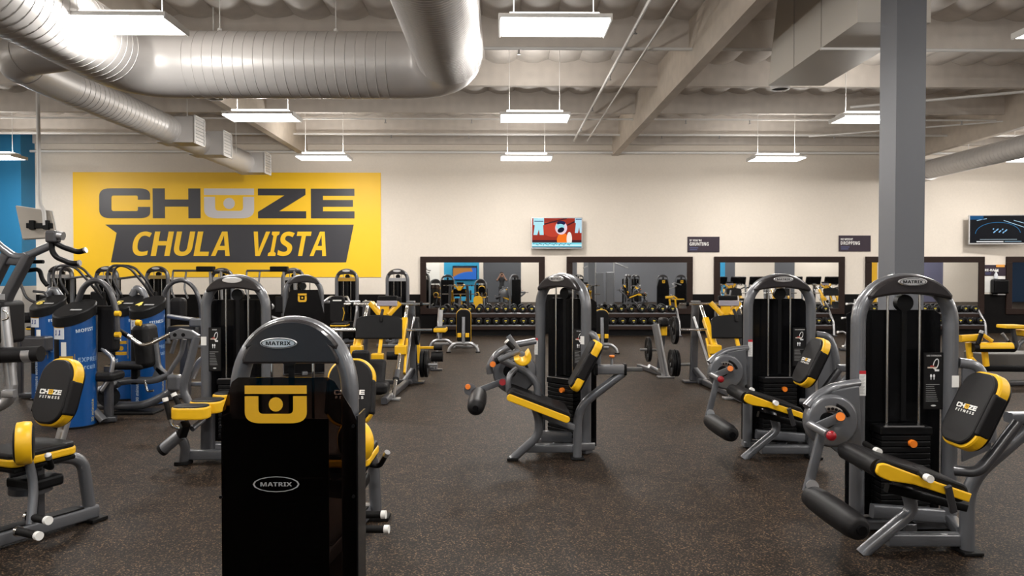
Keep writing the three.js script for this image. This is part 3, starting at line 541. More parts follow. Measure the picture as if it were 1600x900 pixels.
  P('pad_handle', tube([L(778, 563, 6.4), L(806, 551, 6.4), L(812, 549, 6.4)], 0.024, 0.04), M.grey); P('handle_end', cylBetween(L(774, 565, 6.4), L(779, 562.5, 6.4), 0.03, 14), M.black);
  P('pad_lever', bar([L(794, 525, 6.5), L(812, 550, 6.5)], 0.05, 0.03, 0, V(0, 0, 1)), M.grey); P('lever_grip', cylBetween(L(792, 534, 6.4), L(803, 545, 6.4), 0.022, 12), M.rubber); P('grip_cap', cylBetween(L(790.5, 532.5, 6.4), L(792.5, 534.5, 6.4), 0.024, 12), M.white);
  P('range_knob', cylBetween(L(770, 569, 6.62), L(770, 569.2, 6.55), 0.026, 14), M.orange, 'orange range knob');
  P('swing_arm', bar([L(790, 594, 6.62), L(738, 614, 6.62)], 0.055, 0.03, 0, V(0, 0, 1)), M.grey);
  P('shaft_knob', cylBetween(L(785, 597, 6.6), L(785.2, 597.2, 6.55), 0.03, 16), M.red, 'dark red shaft knob');
  P('arm_disc', cylBetween(L(734, 608, 6.66), L(734, 608.3, 6.6), 0.055, 20), M.grey); P('arm_knob', cylBetween(L(731, 604, 6.6), L(731, 604.3, 6.54), 0.024, 14), M.orange, 'orange arm knob');
  const r0 = L(748, 617, 6.62), r1 = L(743, 638, 6.08), dir = r1.clone().sub(r0), rl = dir.length();
  P('shin_roller', lathe([[0, 0], [0.06, 0.004], [0.075, 0.03], [0.08, rl / 2], [0.072, rl - 0.05], [0.05, rl], [0, rl]], 24).applyQuaternion(new THREE.Quaternion().setFromUnitVectors(V(0, 1, 0), dir.clone().normalize())).translate(r0.x, r0.y, r0.z), M.vinyl, 'black foam shin roller');
  P('roller_cap', cylBetween(r1, r1.clone().addScaledVector(dir, 0.02 / rl), 0.025, 14), M.blackGloss);
  P('side_loop', tube([t.X(box(0.001, 0.001, 0.001, 0.3, 1.02, 0)).attributes ? L(918, 520, 6.75) : O0, L(928, 523, 6.72), L(933, 535, 6.72), L(934, 570, 6.72)], 0.032, 0.07), M.grey);
}
// ----- hip machine: seat facing its own short tower -----
let hipMachine;
{
  const O = V(-1.062, 0, -3.78), g = thing('hip_machine', 'hip machine showing the smoked back shroud of its tower with yellow emblem', 'gym machine', O, 0, 'hip machines'); hipMachine = g;
  const P = (n, q, m, l) => part(g, n, q, m, l), H = 1.445;
  tower(g, { W: 0.655, H, arch: 0.36, turn: Math.PI, shroud: false, badge: 0, stack: 12 });
  const capB = g.children.find((c) => c.name === 'top_cap');
  { // badge on the back of the cap
    const el = new THREE.Shape(); el.absellipse(0, 0, 0.093, 0.028, 0, Math.PI * 2); const bx = -0.06, byy = H - 0.14;
    part(capB, 'badge', extrude(el, 0.012, 0.003, 20).translate(bx, byy, 0.062), M.badge, 'oval silver badge'); part(capB, 'badge_lettering', textGeo('MATRIX', 0.019, 0.125, 0.002).translate(bx, byy - 0.0095, 0.0735), M.black);
    const ro = new THREE.Shape(); ro.absellipse(0, 0, 0.087, 0.024, 0, Math.PI * 2); const hole = new THREE.Path(); hole.absellipse(0, 0, 0.083, 0.021, 0, Math.PI * 2); ro.holes.push(hole); part(capB, 'badge_ring', flatShape(ro, 0.002).translate(bx, byy, 0.0735), M.black);
    const cs = new THREE.Shape(); const arc = superArc(0.255, 0.25, H - 0.31, 28, 2.2).filter(([, y]) => y > H - 0.24); cs.moveTo(arc[0][0], H - 0.245); arc.forEach(([x, y]) => cs.lineTo(x, y)); cs.lineTo(arc[arc.length - 1][0], H - 0.245); cs.closePath();
    part(capB, 'cap_face', extrude(cs, 0.1, 0.012).translate(-0.005, 0, -0.035), M.cap);
  }
  const zS = 0.13, sh = P('back_shroud', extrude(shapeOf([[-0.325, 0.04], [0.34, 0.04], [0.34, 0.93], [0.315, 0.99], [0.235, 1.12], [0.2, 1.142], [-0.24, 1.142], [-0.27, 1.12], [-0.315, 0.99], [-0.325, 0.93]]), 0.008, 0).translate(0, 0, zS), M.smoke, 'smoked acrylic back shroud');
  const S = logoShapes(-0.152, 0.305, 0.187);
  for (const s of S) part(sh, 'emblem', flatShape(s, 0.001).translate(-0.055, 0.915, zS + 0.0085), M.yellowPaint, 'yellow emblem');
  { const ro = new THREE.Shape(); ro.absellipse(0, 0, 0.115, 0.039, 0, Math.PI * 2); const hole = new THREE.Path(); hole.absellipse(0, 0, 0.107, 0.0355, 0, Math.PI * 2); ro.holes.push(hole);
    part(sh, 'printed_oval', flatShape(ro, 0.001).translate(-0.055, 0.612, zS + 0.0085), M.badge); part(sh, 'printed_word', textGeo('MATRIX', 0.02, 0.155, 0.001).translate(-0.055, 0.602, zS + 0.0085), M.badge); }
  for (const [x, y] of [[-0.327, 0.9], [-0.327, 0.55], [-0.327, 0.1], [0.327, 0.9], [0.327, 0.55], [0.327, 0.1]]) part(sh, 'bolt', cylBetween(V(x, y, zS - 0.02), V(x, y, zS + 0.016), 0.008, 10), M.black);
  P('inner_shroud', box(0.52, 0.85, 0.01, -0.07, 0.5, 0.075), M.black);
  for (const x of [-0.32, 0.345]) P('shroud_side', box(0.008, 0.92, 0.2, x, 0.49, 0.035), M.blackGloss);
  // seat side
  const cx = 0.085, lean = 0.3;
  const by = V(0, Math.cos(lean), -Math.sin(lean)), bc = V(cx, 0.872, -1.03);
  const back = cushion(g, 'backrest', bc, V(1, 0, 0), by, 0.31, 0.445, 0.09, 0.13, { sleeve: 0.5, sleeveY: -0.03, label: 'black backrest with yellow edges' });
  padLogo(back, bc.clone().addScaledVector(V(0, Math.sin(lean), Math.cos(lean)), 0.093).addScaledVector(by, -0.02), V(1, 0, 0), by, 0.195);
  const seat = P('seat', extrude(roundRectShape(0.36, 0.42, 0.06), 0.07, 0.014).rotateX(-Math.PI / 2).translate(cx, 0.515, -0.78), M.vinyl, 'black seat with yellow edge');
  part(seat, 'seat_trim', extrude(roundRectShape(0.375, 0.435, 0.065), 0.05, 0.012).rotateX(-Math.PI / 2).translate(cx, 0.505, -0.78), M.yellow, 'yellow seat edge');
  part(seat, 'seat_board', rbox(0.34, 0.03, 0.4, cx, 0.485, -0.78, 0.01), M.black);
  for (const s of [-1, 1]) {
    const x = cx + s * 0.2, nrm = V(s * 0.62, 0, -0.78), kq = new THREE.Quaternion().setFromUnitVectors(V(0, 1, 0), nrm), kc = V(x + s * 0.03, 0.655, -0.6), kput = (q2) => q2.applyQuaternion(kq).translate(kc.x, kc.y, kc.z);
    const kp = P('knee_pad', kput(lathe([[0, -0.052], [0.095, -0.052], [0.112, -0.042], [0.112, 0.04], [0.09, 0.05], [0, 0.05]], 32)), M.vinyl, 'round knee pad');
    part(kp, 'pad_band', kput(lathe([[0.108, -0.042], [0.124, -0.036], [0.128, 0], [0.124, 0.036], [0.108, 0.042]], 32)), M.yellow, 'yellow pad rim');
    P('knee_arm', tube([V(x - s * 0.02, 0.6, -0.64), V(x + s * 0.0, 0.4, -0.68), V(x + s * 0.05, 0.17, -0.62)], 0.026, 0.12), M.grey);
    for (const [dx, y, z] of [[0.06, 0.205, -0.64], [0.09, 0.145, -0.56]]) {
      const p0 = V(x + s * (dx - 0.05), y, z), p1 = V(x + s * (dx + 0.12), y + 0.005, z + 0.02), pg = P('foot_peg', cylBetween(p0, p1, 0.023, 14), M.rubber); part(pg, 'peg_cap', cylBetween(p1, p1.clone().add(V(s * 0.028, 0.001, 0.003)), 0.025, 14), M.white); part(pg, 'peg_collar', cylBetween(p0.clone().add(V(-s * 0.02, 0, 0)), p0, 0.03, 14), M.chrome);
    }
    P('side_handle', tube([V(cx + s * 0.16, 0.47, -0.78), V(cx + s * 0.22, 0.46, -0.78), V(cx + s * 0.27, 0.55, -0.72)], 0.016, 0.05), M.black); part(g, 'handle_cap', cylBetween(V(cx + s * 0.265, 0.54, -0.725), V(cx + s * 0.278, 0.565, -0.71), 0.019, 12), M.silver);
  }
  P('rear_tube', tube([V(cx, 0.47, -0.85), V(cx + 0.03, 0.47, -0.98), V(cx + 0.05, 0.42, -1.12), V(cx + 0.06, 0.02, -1.17)], 0.04, 0.16), M.grey);
  P('main_beam', bar([V(cx + 0.06, 0.06, -1.2), V(0.02, 0.06, -0.05)], 0.10, 0.085, 0), M.grey);
  P('beam_tread', bar([V(cx + 0.05, 0.108, -1.1), V(0.05, 0.108, -0.4)], 0.09, 0.008, 0), M.rubber);
  P('rear_foot', rbox(0.18, 0.025, 0.12, cx + 0.06, 0.013, -1.17, 0.006), M.rubber);
  P('seat_post', bar([V(cx, 0.09, -0.85), V(cx, 0.5, -0.85)], 0.055, 0.055, 0), M.greyDark);
  P('cam_tray', rbox(0.27, 0.07, 0.2, cx, 0.35, -0.83, 0.02), M.black); P('cam_pulley', cylBetween(V(cx, 0.29, -0.8), V(cx, 0.33, -0.8), 0.12, 24), M.greyDark);
  P('backrest_stem', bar([V(cx, 0.42, -0.95), V(cx, 0.75, -1.06)], 0.06, 0.04, 0), M.silver);
  P('link_tube', tube([V(cx - 0.05, 0.42, -0.7), V(cx + 0.02, 0.44, -0.85)], 0.03, 0), M.greyDark);
  const c2 = copyOf(g, V(0, 0, 0), -0.384 - 0, 'hip machine with lettered backrest and yellow edged seat, left of the blue pillars');
  c2.userData.label = 'hip machine whose lettered backrest and yellow edged seat show, before the blue pillars';
  // put its backrest at the spot read from the photograph, turned a little
  const t2 = -0.384, want = V(-2.87, 0, -4.85), off = V(cx, 0, -1.03).applyAxisAngle(V(0, 1, 0), t2); c2.position.copy(want.sub(off)); c2.position.y = 0;
  // on the near machine the right hand pad is swung further in and the rear tube stands wider
  g.children.forEach((m) => { if (['knee_pad', 'knee_arm', 'foot_peg'].includes(m.name)) { m.geometry.computeBoundingBox(); if (m.geometry.boundingBox.getCenter(V(0, 0, 0)).x > cx) m.position.x -= 0.125; } if (m.name === 'rear_tube' || m.name === 'rear_foot') m.position.x += 0.07; });
}
// ----- rotary machine behind the hip machine -----
{
  const O = V(-2.50, 0, -6.95), L = (x, y, d) => at(x, y, d).sub(O), g = thing('torso_machine', 'machine with small yellow edged pads and upright grips before its weight tower', 'gym machine', O);
  const P = (n, q, m, l) => part(g, n, q, m, l), t = tower(g, { W: 0.65, H: 1.66, text: false });
  P('instruction_placard', new THREE.PlaneGeometry(0.115, 0.4).translate(-0.19, 0.95, 0.03), placard('ROTARY'), 'black instruction placard'); P('placard_backing', box(0.12, 0.41, 0.006, -0.19, 0.95, 0.024), M.black);
  P('white_label', box(0.05, 0.08, 0.002, -0.28, 1.03, 0.056), M.white);
  for (const [x, y, d, w, dep] of [[299, 645, 6.15, 0.30, 0.2], [325, 635, 6.4, 0.27, 0.24], [352, 624, 6.6, 0.2, 0.2]]) {
    const c = L(x, y, d), s = P('pad', extrude(roundRectShape(w, dep, 0.08), 0.10, 0.014).rotateX(-Math.PI / 2).translate(c.x, c.y - 0.045, c.z), M.yellow, 'yellow sided pad'); part(s, 'pad_cover', extrude(roundRectShape(w - 0.02, dep - 0.02, 0.075), 0.03, 0.01).rotateX(-Math.PI / 2).translate(c.x, c.y + 0.035, c.z), M.vinyl);
  }
  for (const [x0, y0, x1, y1, d] of [[266, 655, 259, 627, 6.2], [286, 645, 273, 619, 6.3]]) { const a = L(x0, y0, d), b = L(x1, y1, d), h = P('upright_grip', cylBetween(a, b, 0.022, 14), M.rubber); part(h, 'grip_cap', cylBetween(b, b.clone().add(b.clone().sub(a).normalize().multiplyScalar(0.03)), 0.024, 14), M.white); }
  P('grip_tube', tube([L(266, 655, 6.2), L(268, 665, 6.2), L(280, 670, 6.2), L(292, 664, 6.25), L(287, 646, 6.3)], 0.017, 0.04), M.chrome);
  P('pad_post', bar([L(290, 662, 6.2), L(284, 680, 6.25)], 0.07, 0.07, 0), M.black);
  P('foot_tube', cylBetween(L(255, 702, 6.3), L(282, 679, 6.3), 0.05, 18), M.grey); P('foot_cap', cylBetween(L(252, 704, 6.3), L(256, 701, 6.3), 0.055, 18), M.rubber);
  P('front_leg', tube([L(278, 678, 6.3), L(290, 695, 6.35), L(287, 724, 6.42)], 0.04, 0.1), M.grey); P('leg_foot', rbox(0.12, 0.03, 0.12, L(287, 724, 6.42).x, 0.016, 0.53, 0.006), M.rubber);
  P('base_beam', bar([L(288, 710, 6.45), L(352, 710, 6.45)], 0.08, 0.085, 0), M.grey); P('side_beam', bar([L(352, 710, 6.5), V(0, 0.06, 0.03)], 0.08, 0.08, 0), M.grey);
  P('pivot_post', bar([L(325, 712, 6.5), L(325, 645, 6.5)], 0.1, 0.1, 0), M.greyDark); P('brace', tube([L(300, 670, 6.25), L(318, 655, 6.4)], 0.025, 0), M.grey);
}

// ---------- screens and notices on the back wall ----------
function television(label, px0, py0, px1, py1, d, draw, turn = 0, group) {
  const a = at(px0, py1, d), b = at(px1, py0, d), w = b.x - a.x, h = b.y - a.y, o = thing('television', label, 'television', V((a.x + b.x) / 2, a.y, -d), turn, group);
  part(o, 'casing', rbox(w, h, 0.05, 0, h / 2, 0, 0.01), M.silver);
  part(o, 'screen', new THREE.PlaneGeometry(w - 0.05, h - 0.06).translate(0, h / 2 + 0.01, 0.0265), phys({ color: 0x000000, roughness: 0.3, specularIntensity: 0.2, emissive: 0xffffff, emissiveIntensity: 0.85, emissiveMap: canvasTex(512, 288, draw) }), 'lit screen');
  part(o, 'wall_arm', bar([V(0, h / 2, -0.02), V(0, h / 2, -(WALL - d) + 0.01)], 0.12, 0.12, 0), M.black);
  return o;
}
television('television above the mirrors showing a ball player in orange on a red field', 830, 340, 910, 389, 20.3, (c, w, h) => {
  c.fillStyle = '#a3301f'; c.fillRect(0, 0, w, h); c.fillStyle = '#c8402a'; c.beginPath(); c.ellipse(190, 110, 110, 70, 0.3, 0, 7); c.fill(); c.fillStyle = '#4b1a22'; c.fillRect(0, 215, w, 40);
  c.strokeStyle = '#4a1620'; c.lineWidth = 14; c.beginPath(); c.moveTo(120, 60); c.lineTo(360, 0); c.moveTo(360, 70); c.lineTo(470, 20); c.stroke();
  const man = (x, s, col) => { c.fillStyle = col; c.fillRect(x - 45 * s, -10, 110 * s, 78); c.beginPath(); c.moveTo(x - 30 * s, 60); c.lineTo(x + 55 * s, 60); c.lineTo(x + 62 * s, 165); c.lineTo(x + 20 * s, 165); c.lineTo(x + 12 * s, 110); c.lineTo(x - 5 * s, 165); c.lineTo(x - 45 * s, 165); c.closePath(); c.fill(); c.fillStyle = '#2c3d70'; c.fillRect(x - 34 * s, 26, 92 * s, 9); };
  man(58, 1, '#b9f1fb'); c.save(); c.translate(0, -20); man(478, 0.8, '#bfe4f5'); c.restore();
  c.fillStyle = '#ff7a1c'; c.beginPath(); c.ellipse(318, 215, 62, 70, 0, 0, 7); c.fill(); c.fillStyle = '#fff3ea'; c.beginPath(); c.ellipse(385, 205, 28, 70, 0, 0, 7); c.fill();
  c.fillStyle = '#f3d9e6'; c.beginPath(); c.ellipse(300, 95, 62, 66, 0, 0, 7); c.fill(); c.fillStyle = '#1c1746'; c.beginPath(); c.ellipse(300, 48, 45, 22, 0, 0, 7); c.fill(); c.fillStyle = '#9fe6f2'; c.beginPath(); c.ellipse(292, 82, 44, 26, 0, 0, 7); c.fill(); c.fillStyle = '#0e0e2c'; c.beginPath(); c.ellipse(298, 116, 36, 24, -0.4, 0, 7); c.fill();
  c.fillStyle = '#7fdff0'; c.fillRect(0, 240, w, 44); c.fillStyle = '#d8fbff'; c.fillRect(0, 258, w, 16); c.fillStyle = '#123a60'; for (let i = 0; i < 22; i++) c.fillRect(14 + i * 18 + (i * 7 % 9), 248 + (i % 3) * 6, 9 + (i * 5 % 8), 6); c.fillRect(0, 280, w, 8);
}, 0, 'wall televisions');
television('television above the mirrors showing a dark blue night scene', 1516, 336, 1603, 382, 20.15, (c, w, h) => {
  c.fillStyle = '#050a14'; c.fillRect(0, 0, w, h); c.strokeStyle = '#2d7fb8'; c.lineWidth = 5; c.beginPath(); c.ellipse(250, 190, 200, 120, 0, Math.PI, 6.2); c.stroke(); c.strokeStyle = '#bfe6ff'; c.lineWidth = 6; c.beginPath(); c.moveTo(300, 50); c.lineTo(500, 130); c.moveTo(390, 50); c.lineTo(512, 90); c.moveTo(60, 50); c.lineTo(150, 30); c.stroke();
  c.fillStyle = '#0f4f80'; c.fillRect(0, 0, 120, 40); c.fillStyle = '#8cc4f0'; for (let i = 0; i < 16; i++) { c.beginPath(); c.ellipse(210 + (i * 53 % 130), 140 + (i * 31 % 40), 6, 9, 0.5, 0, 7); c.fill(); } c.fillStyle = '#c9dde8'; c.fillRect(90, 248, 330, 4); c.fillStyle = '#ffffff'; c.fillRect(60, 268, 240, 10); c.fillStyle = '#8aa7b8'; c.fillRect(310, 268, 150, 8);
}, -0.12, 'wall televisions');
function notice(px0, py0, px1, py1, label, small, big) {
  const a = at(px0, py1, WALL), b = at(px1, py0, WALL), w = b.x - a.x, h = b.y - a.y, o = thing('wall_notice', label, 'sign', V((a.x + b.x) / 2, a.y, -WALL), 0, 'small dark wall notices');
  part(o, 'board', rbox(w, h, 0.02, 0, h / 2, 0.012, 0.003), dull(0.035, 0.024, 0.035, 0.5));
  if (small) part(o, 'first_line', textGeo(small, h * 0.13, w * 0.38, 0.003).translate(-w * 0.25, h * 0.70, 0.021), M.white);
  part(o, 'second_line', textGeo(big, h * 0.22, w * 0.6, 0.003).translate(-w * 0.14, h * 0.42, 0.021), M.white);
  for (let i = 0; i < 2; i++) part(o, 'small_print', box(w * (0.27 - i * 0.04), h * 0.07, 0.003, -w * (0.30 + i * 0.015), h * (0.28 - i * 0.12), 0.021), std(lin(0.05, 0.06, 0.15), 0.5));
  return o;
}
notice(1074, 370, 1124, 394, 'dark wall notice reading if you are grunting, left of the wide mirror gap', "IF YOU'RE", 'GRUNTING').userData.label = "dark wall notice that reads GRUNTING";
notice(1310, 368, 1360, 393, '', 'NO WEIGHT', 'DROPPING').userData.label = 'dark wall notice that reads DROPPING';
{ const o = notice(1536, 414, 1572, 431, '', '', 'RE-RACK'); o.userData.label = 'dark wall notice that reads RE-RACK with orange tab'; const p = at(1562, 416, WALL).sub(o.position); part(o, 'orange_tab', box(0.24, 0.07, 0.01, p.x, p.y + 0.01, 0.03), std(lin(0.75, 0.33, 0.05), 0.5)); }
// ---------- mirrors ----------
[[657, 851, 'beside the painted sign'], [885, 1082, 'under the ball game television'], [1115, 1319, 'between the two lettered notices'], [1351, 1537, 'behind the grey column'], [1570, 1764, 'under the dark blue television']].forEach(([x0, x1, where]) => {
  const a = at(x0, 491, WALL), b = at(x1, 401, WALL), w = b.x - a.x, h = b.y - a.y, o = thing('wall_mirror', 'wide mirror in dark brown wooden frame ' + where, 'mirror', V((a.x + b.x) / 2, a.y, -WALL), 0, 'framed wall mirrors');
  part(o, 'glass', box(w - 0.2, h - 0.2, 0.01, 0, h / 2, 0.03), M.mirror, 'reflecting glass');
  const f = 0.165; for (const [fw, fh, fx, fy] of [[w, f, 0, h - f / 2], [w, f, 0, f / 2], [f, h - 2 * f, -w / 2 + f / 2, h / 2], [f, h - 2 * f, w / 2 - f / 2, h / 2]]) part(o, 'frame_rail', rbox(fw, fh, 0.06, fx, fy, 0.03, 0.008), M.frameWood);
});
// ---------- dumbbells ----------
{
  const head = lathe([[0, -0.04], [0.075, -0.045], [0.095, -0.03], [0.095, 0.03], [0.075, 0.045], [0, 0.04]], 14).rotateX(Math.PI / 2), lab = box(0.062, 0.032, 0.004), lab2 = box(0.035, 0.018, 0.004), handle = cylBetween(V(0, 0, -0.07), V(0, 0, 0.07), 0.017, 8);
  const yl = dull(0.45, 0.36, 0.04, 0.5);
  let proto;
  const racks = [[686, 838, 'beside the painted sign'], [884, 1058, 'under the ball game television'], [1122, 1296, 'between the two lettered notices'], [1356, 1530, 'behind the grey column']];
  racks.forEach(([x0, x1, where], ri) => {
    const a = at(x0, 490, 19.75), b = at(x1, 490, 19.75), w = b.x - a.x, cx = (a.x + b.x) / 2, o = thing('dumbbell_rack', 'two tier dumbbell rack standing before the mirror ' + where, 'rack', V(cx, 0, -19.72), 0, 'dumbbell racks');
    for (const [y, z] of [[0.60, -0.12], [0.29, 0.1]]) { for (const s of [-1, 1]) part(o, 'shelf_rail', bar([V(-w / 2, y, z + s * 0.1), V(w / 2, y, z + s * 0.1)], 0.05, 0.03, 0), M.grey); part(o, 'shelf_face', box(w, 0.09, 0.01, 0, y - 0.055, z + 0.13), M.frameWood); }
    part(o, 'kick_panel', box(w, 0.2, 0.02, 0, 0.12, 0.05), M.black);
    for (const s of [-1, 1]) { part(o, 'end_frame', tube([V(s * w / 2, 0.02, 0.26), V(s * w / 2, 0.36, 0.22), V(s * w / 2, 0.72, -0.12), V(s * w / 2, 0.72, -0.26), V(s * w / 2, 0.02, -0.3)], 0.035, 0.1, 10), M.silver); part(o, 'foot', rbox(0.09, 0.04, 0.7, s * w / 2, 0.022, 0, 0.01), M.greyDark); }
    for (const [y, z, tier] of [[0.718, -0.12, 'upper'], [0.408, 0.1, 'lower']]) { const n = 11; for (let i = 0; i < n; i++) {
      const x = cx - w / 2 + w * (i + 0.5) / n, lbl = 'round black dumbbell with yellow label on ' + tier + ' tier, mirror ' + where;
      let d; if (!proto) { d = proto = thing('dumbbell', lbl, 'dumbbell', V(0, 0, 0), 0, 'dumbbells on the racks'); for (const s of [-1, 1]) { const h = part(d, 'weight_head', head, M.plate); h.position.z = s * 0.11; } const l1 = part(d, 'end_label', lab, yl, 'yellow end label'); l1.position.set(0, 0.018, 0.157); const l2 = part(d, 'size_mark', lab2, M.silver); l2.position.set(0, -0.02, 0.157); part(d, 'handle', handle, M.chrome); }
      else d = copyOf(proto, V(0, 0, 0), 0, lbl);
      d.position.set(x + (rnd() - 0.5) * 0.02, y, -19.72 + z); d.rotation.z = (rnd() - 0.5) * 0.3;
    } }
  });
}
// ---------- machines along the back wall ----------
function wallMachine(px, d, H, W, label, arms, extra = {}) {
  const c = at(px, 430, d), O = V(c.x, 0, -d), g = thing('wall_row_machine', label, 'gym machine', O, extra.turn || 0, 'machines along the painted wall'), L = (x, y, dd) => at(x, y, dd).sub(O);
  tower(g, { W, H, arch: 0.24, stack: 9, text: false, knob: false, rods: [-0.09, 0.09], shroudTop: H - 0.3 });
  part(g, 'stack_header', box(W - 0.16, 0.08, 0.02, 0, H - 0.27, 0.02), extra.header || M.silver);
  part(g, 'base_beam', bar([V(0, 0.06, 0.05), V(0, 0.06, 1.2)], 0.1, 0.08, 0), M.grey); part(g, 'base_foot', bar([V(-0.3, 0.04, 1.2), V(0.3, 0.04, 1.2)], 0.08, 0.06, 0), M.grey);
  part(g, 'seat_post', bar([V(0, 0.08, 0.7), V(0, 0.45, 0.7)], 0.07, 0.07, 0), M.grey);
  const s = part(g, 'seat', rbox(0.36, 0.09, 0.42, 0, 0.49, 0.78, 0.035), M.vinyl); part(s, 'seat_trim', rbox(0.37, 0.04, 0.43, 0, 0.475, 0.78, 0.02), M.yellow);
  const P = (n, q, m, l) => part(g, n, q, m, l); arms(P, L, g); return g;
}
const loopArms = (P) => { for (const z of [0.85, 1.1]) P('press_arm', tube([V(-0.42, 1.2, z), V(-0.62, 1.55, z), V(-0.55, 1.86, z), V(-0.18, 1.84, z - 0.1), V(0.05, 1.45, z - 0.3), V(0.16, 1.0, 0.35), V(0.16, 0.6, 0.2)], 0.028, 0.16, 10), M.greyDark); P('arm_bridge', bar([V(-0.5, 1.55, 0.85), V(-0.02, 1.62, 0.75)], 0.05, 0.05, 0), M.greyDark); for (const z of [0.85, 1.1]) P('grip', cylBetween(V(-0.60, 1.52, z), V(-0.40, 1.14, z), 0.026, 10), M.rubber); P('backrest', rbox(0.34, 0.62, 0.09, 0.02, 0.95, 0.42, 0.04), M.vinyl); };
const barArms = (P) => { P('cross_bar', bar([V(-0.9, 1.74, 0.6), V(0.35, 1.74, 0.6)], 0.05, 0.05, 0), M.greyDark); for (const x of [-0.9, -0.6]) P('hanging_arm', tube([V(x, 1.74, 0.6), V(x - 0.03, 1.3, 0.65), V(x + 0.1, 1.1, 0.75)], 0.022, 0.1, 10), M.grey); P('cam_box', rbox(0.4, 0.12, 0.16, -0.15, 1.78, 0.6, 0.02), M.black); for (const x of [-0.05, 0.2]) P('lift_post', cylBetween(V(x, 0.2, 0.5), V(x, 1.74, 0.6), 0.03, 10), M.silver); P('chest_pad', rbox(0.3, 0.4, 0.1, -0.1, 0.95, 0.6, 0.04), M.vinyl); };
const pressArms = (P, L, g) => {
  P('shoulder_bar', bar([V(-0.5, 1.02, 0.95), V(0.5, 1.02, 0.95)], 0.06, 0.06, 0), M.silver);
  for (const s of [-1, 1]) { P('press_arm', tube([V(s * 0.08, 1.12, 0.6), V(s * 0.2, 1.14, 0.9), V(s * 0.3, 1.02, 1.15), V(s * 0.62, 0.95, 1.3)], 0.026, 0.1, 10), M.silver); P('arm_drop', tube([V(s * 0.42, 1.02, 0.95), V(s * 0.44, 0.85, 1.05), V(s * 0.38, 0.45, 1.05)], 0.028, 0.08, 10), M.silver); }
  const b = P('backrest', extrude(roundRectShape(0.34, 0.6, 0.1), 0.09, 0.015).translate(0, 0.86, 0.98), M.vinyl); part(b, 'logo_band', box(0.2, 0.03, 0.004, 0, 1.06, 1.072), M.white); part(b, 'trim_strip', tube([V(0.13, 0.9, 1.06), V(0.165, 0.78, 1.06), V(0.12, 0.6, 1.06)], 0.012, 0.05, 6), M.yellow);
  P('foot_bar', bar([V(-0.55, 0.42, 1.25), V(0.45, 0.42, 1.25)], 0.05, 0.05, 0), M.chrome);
};
wallMachine(95, 17, 1.88, 0.60, 'wall row machine with tall tower nearest the blue wall bay', (P) => { P('side_arm', tube([V(0.1, 1.0, 0.8), V(-0.2, 1.1, 0.9), V(-0.35, 1.5, 0.9)], 0.03, 0.15, 10), M.greyDark); P('backrest', rbox(0.34, 0.6, 0.09, 0, 0.9, 0.5, 0.04), M.vinyl); });
wallMachine(167, 17.6, 1.86, 0.58, 'wall row machine with curved loop arms under the first sign letter', loopArms, { header: std(lin(0.35, 0.33, 0.3), 0.5) });
wallMachine(246, 17.6, 1.86, 0.58, 'wall row machine with curved loop arms under the second sign letter', loopArms, { header: std(lin(0.3, 0.2, 0.05), 0.5) });
wallMachine(347, 17.8, 1.82, 0.58, 'wall row machine with long bar arms under the pale sign emblem', barArms);
wallMachine(458, 17.8, 1.82, 0.58, 'wall row machine with long bar arms under the sign end letters', barArms);
wallMachine(542, 17.9, 1.80, 0.58, 'wall row press machine with silver arms at the edge of the yellow sign', pressArms, { header: std(lin(0.45, 0.25, 0.02), 0.5) });
wallMachine(621, 17.9, 1.80, 0.58, 'wall row machine with tower between yellow sign and mirror', (P) => { P('side_arm', tube([V(-0.1, 0.8, 0.6), V(-0.5, 0.95, 0.9), V(-0.55, 1.05, 1.2)], 0.03, 0.15, 10), M.silver); P('backrest', rbox(0.34, 0.55, 0.09, 0, 0.85, 0.5, 0.04), M.vinyl); });
{ // tower seen from behind with a yellow emblem
  const O = at(474, 430, 12.2); O.y = 0; const g = thing('rear_view_machine', 'machine tower with black shroud and yellow emblem before the wall row', 'gym machine', O, 0.35);
  tower(g, { W: 0.66, H: 1.66, turn: Math.PI, stack: 0, text: false, shroud: false, badge: 0 });
  const sh = part(g, 'back_shroud', extrude(shapeOf([[-0.32, 0.04], [0.32, 0.04], [0.32, 1.0], [0.22, 1.4], [-0.22, 1.4], [-0.32, 1.0]]), 0.02, 0.004).translate(0, 0, 0.1), M.blackGloss);
  for (const s of logoShapes(-0.1, 0.14, 0.14)) part(sh, 'emblem', flatShape(s, 0.002).translate(0, 1.2, 0.121), M.yellowPaint);
  part(g, 'seat', rbox(0.36, 0.09, 0.4, 0, 0.5, -0.6, 0.035), M.vinyl); part(g, 'seat_post', bar([V(0, 0.06, -0.6), V(0, 0.46, -0.6)], 0.07, 0.07, 0), M.grey); part(g, 'base_beam', bar([V(0, 0.06, 0), V(0, 0.06, -0.9)], 0.09, 0.08, 0), M.grey);
  part(g, 'bent_handle', tube([V(-0.5, 0.95, -0.1), V(-0.75, 1.05, 0), V(-0.45, 1.12, 0.05), V(-0.6, 1.22, 0.05), V(-0.95, 1.1, 0.05)], 0.028, 0.08, 10), M.silver); part(g, 'arm_link', tube([V(-0.5, 0.95, -0.1), V(-0.2, 0.85, -0.1)], 0.028, 0.02, 10), M.silver);
}
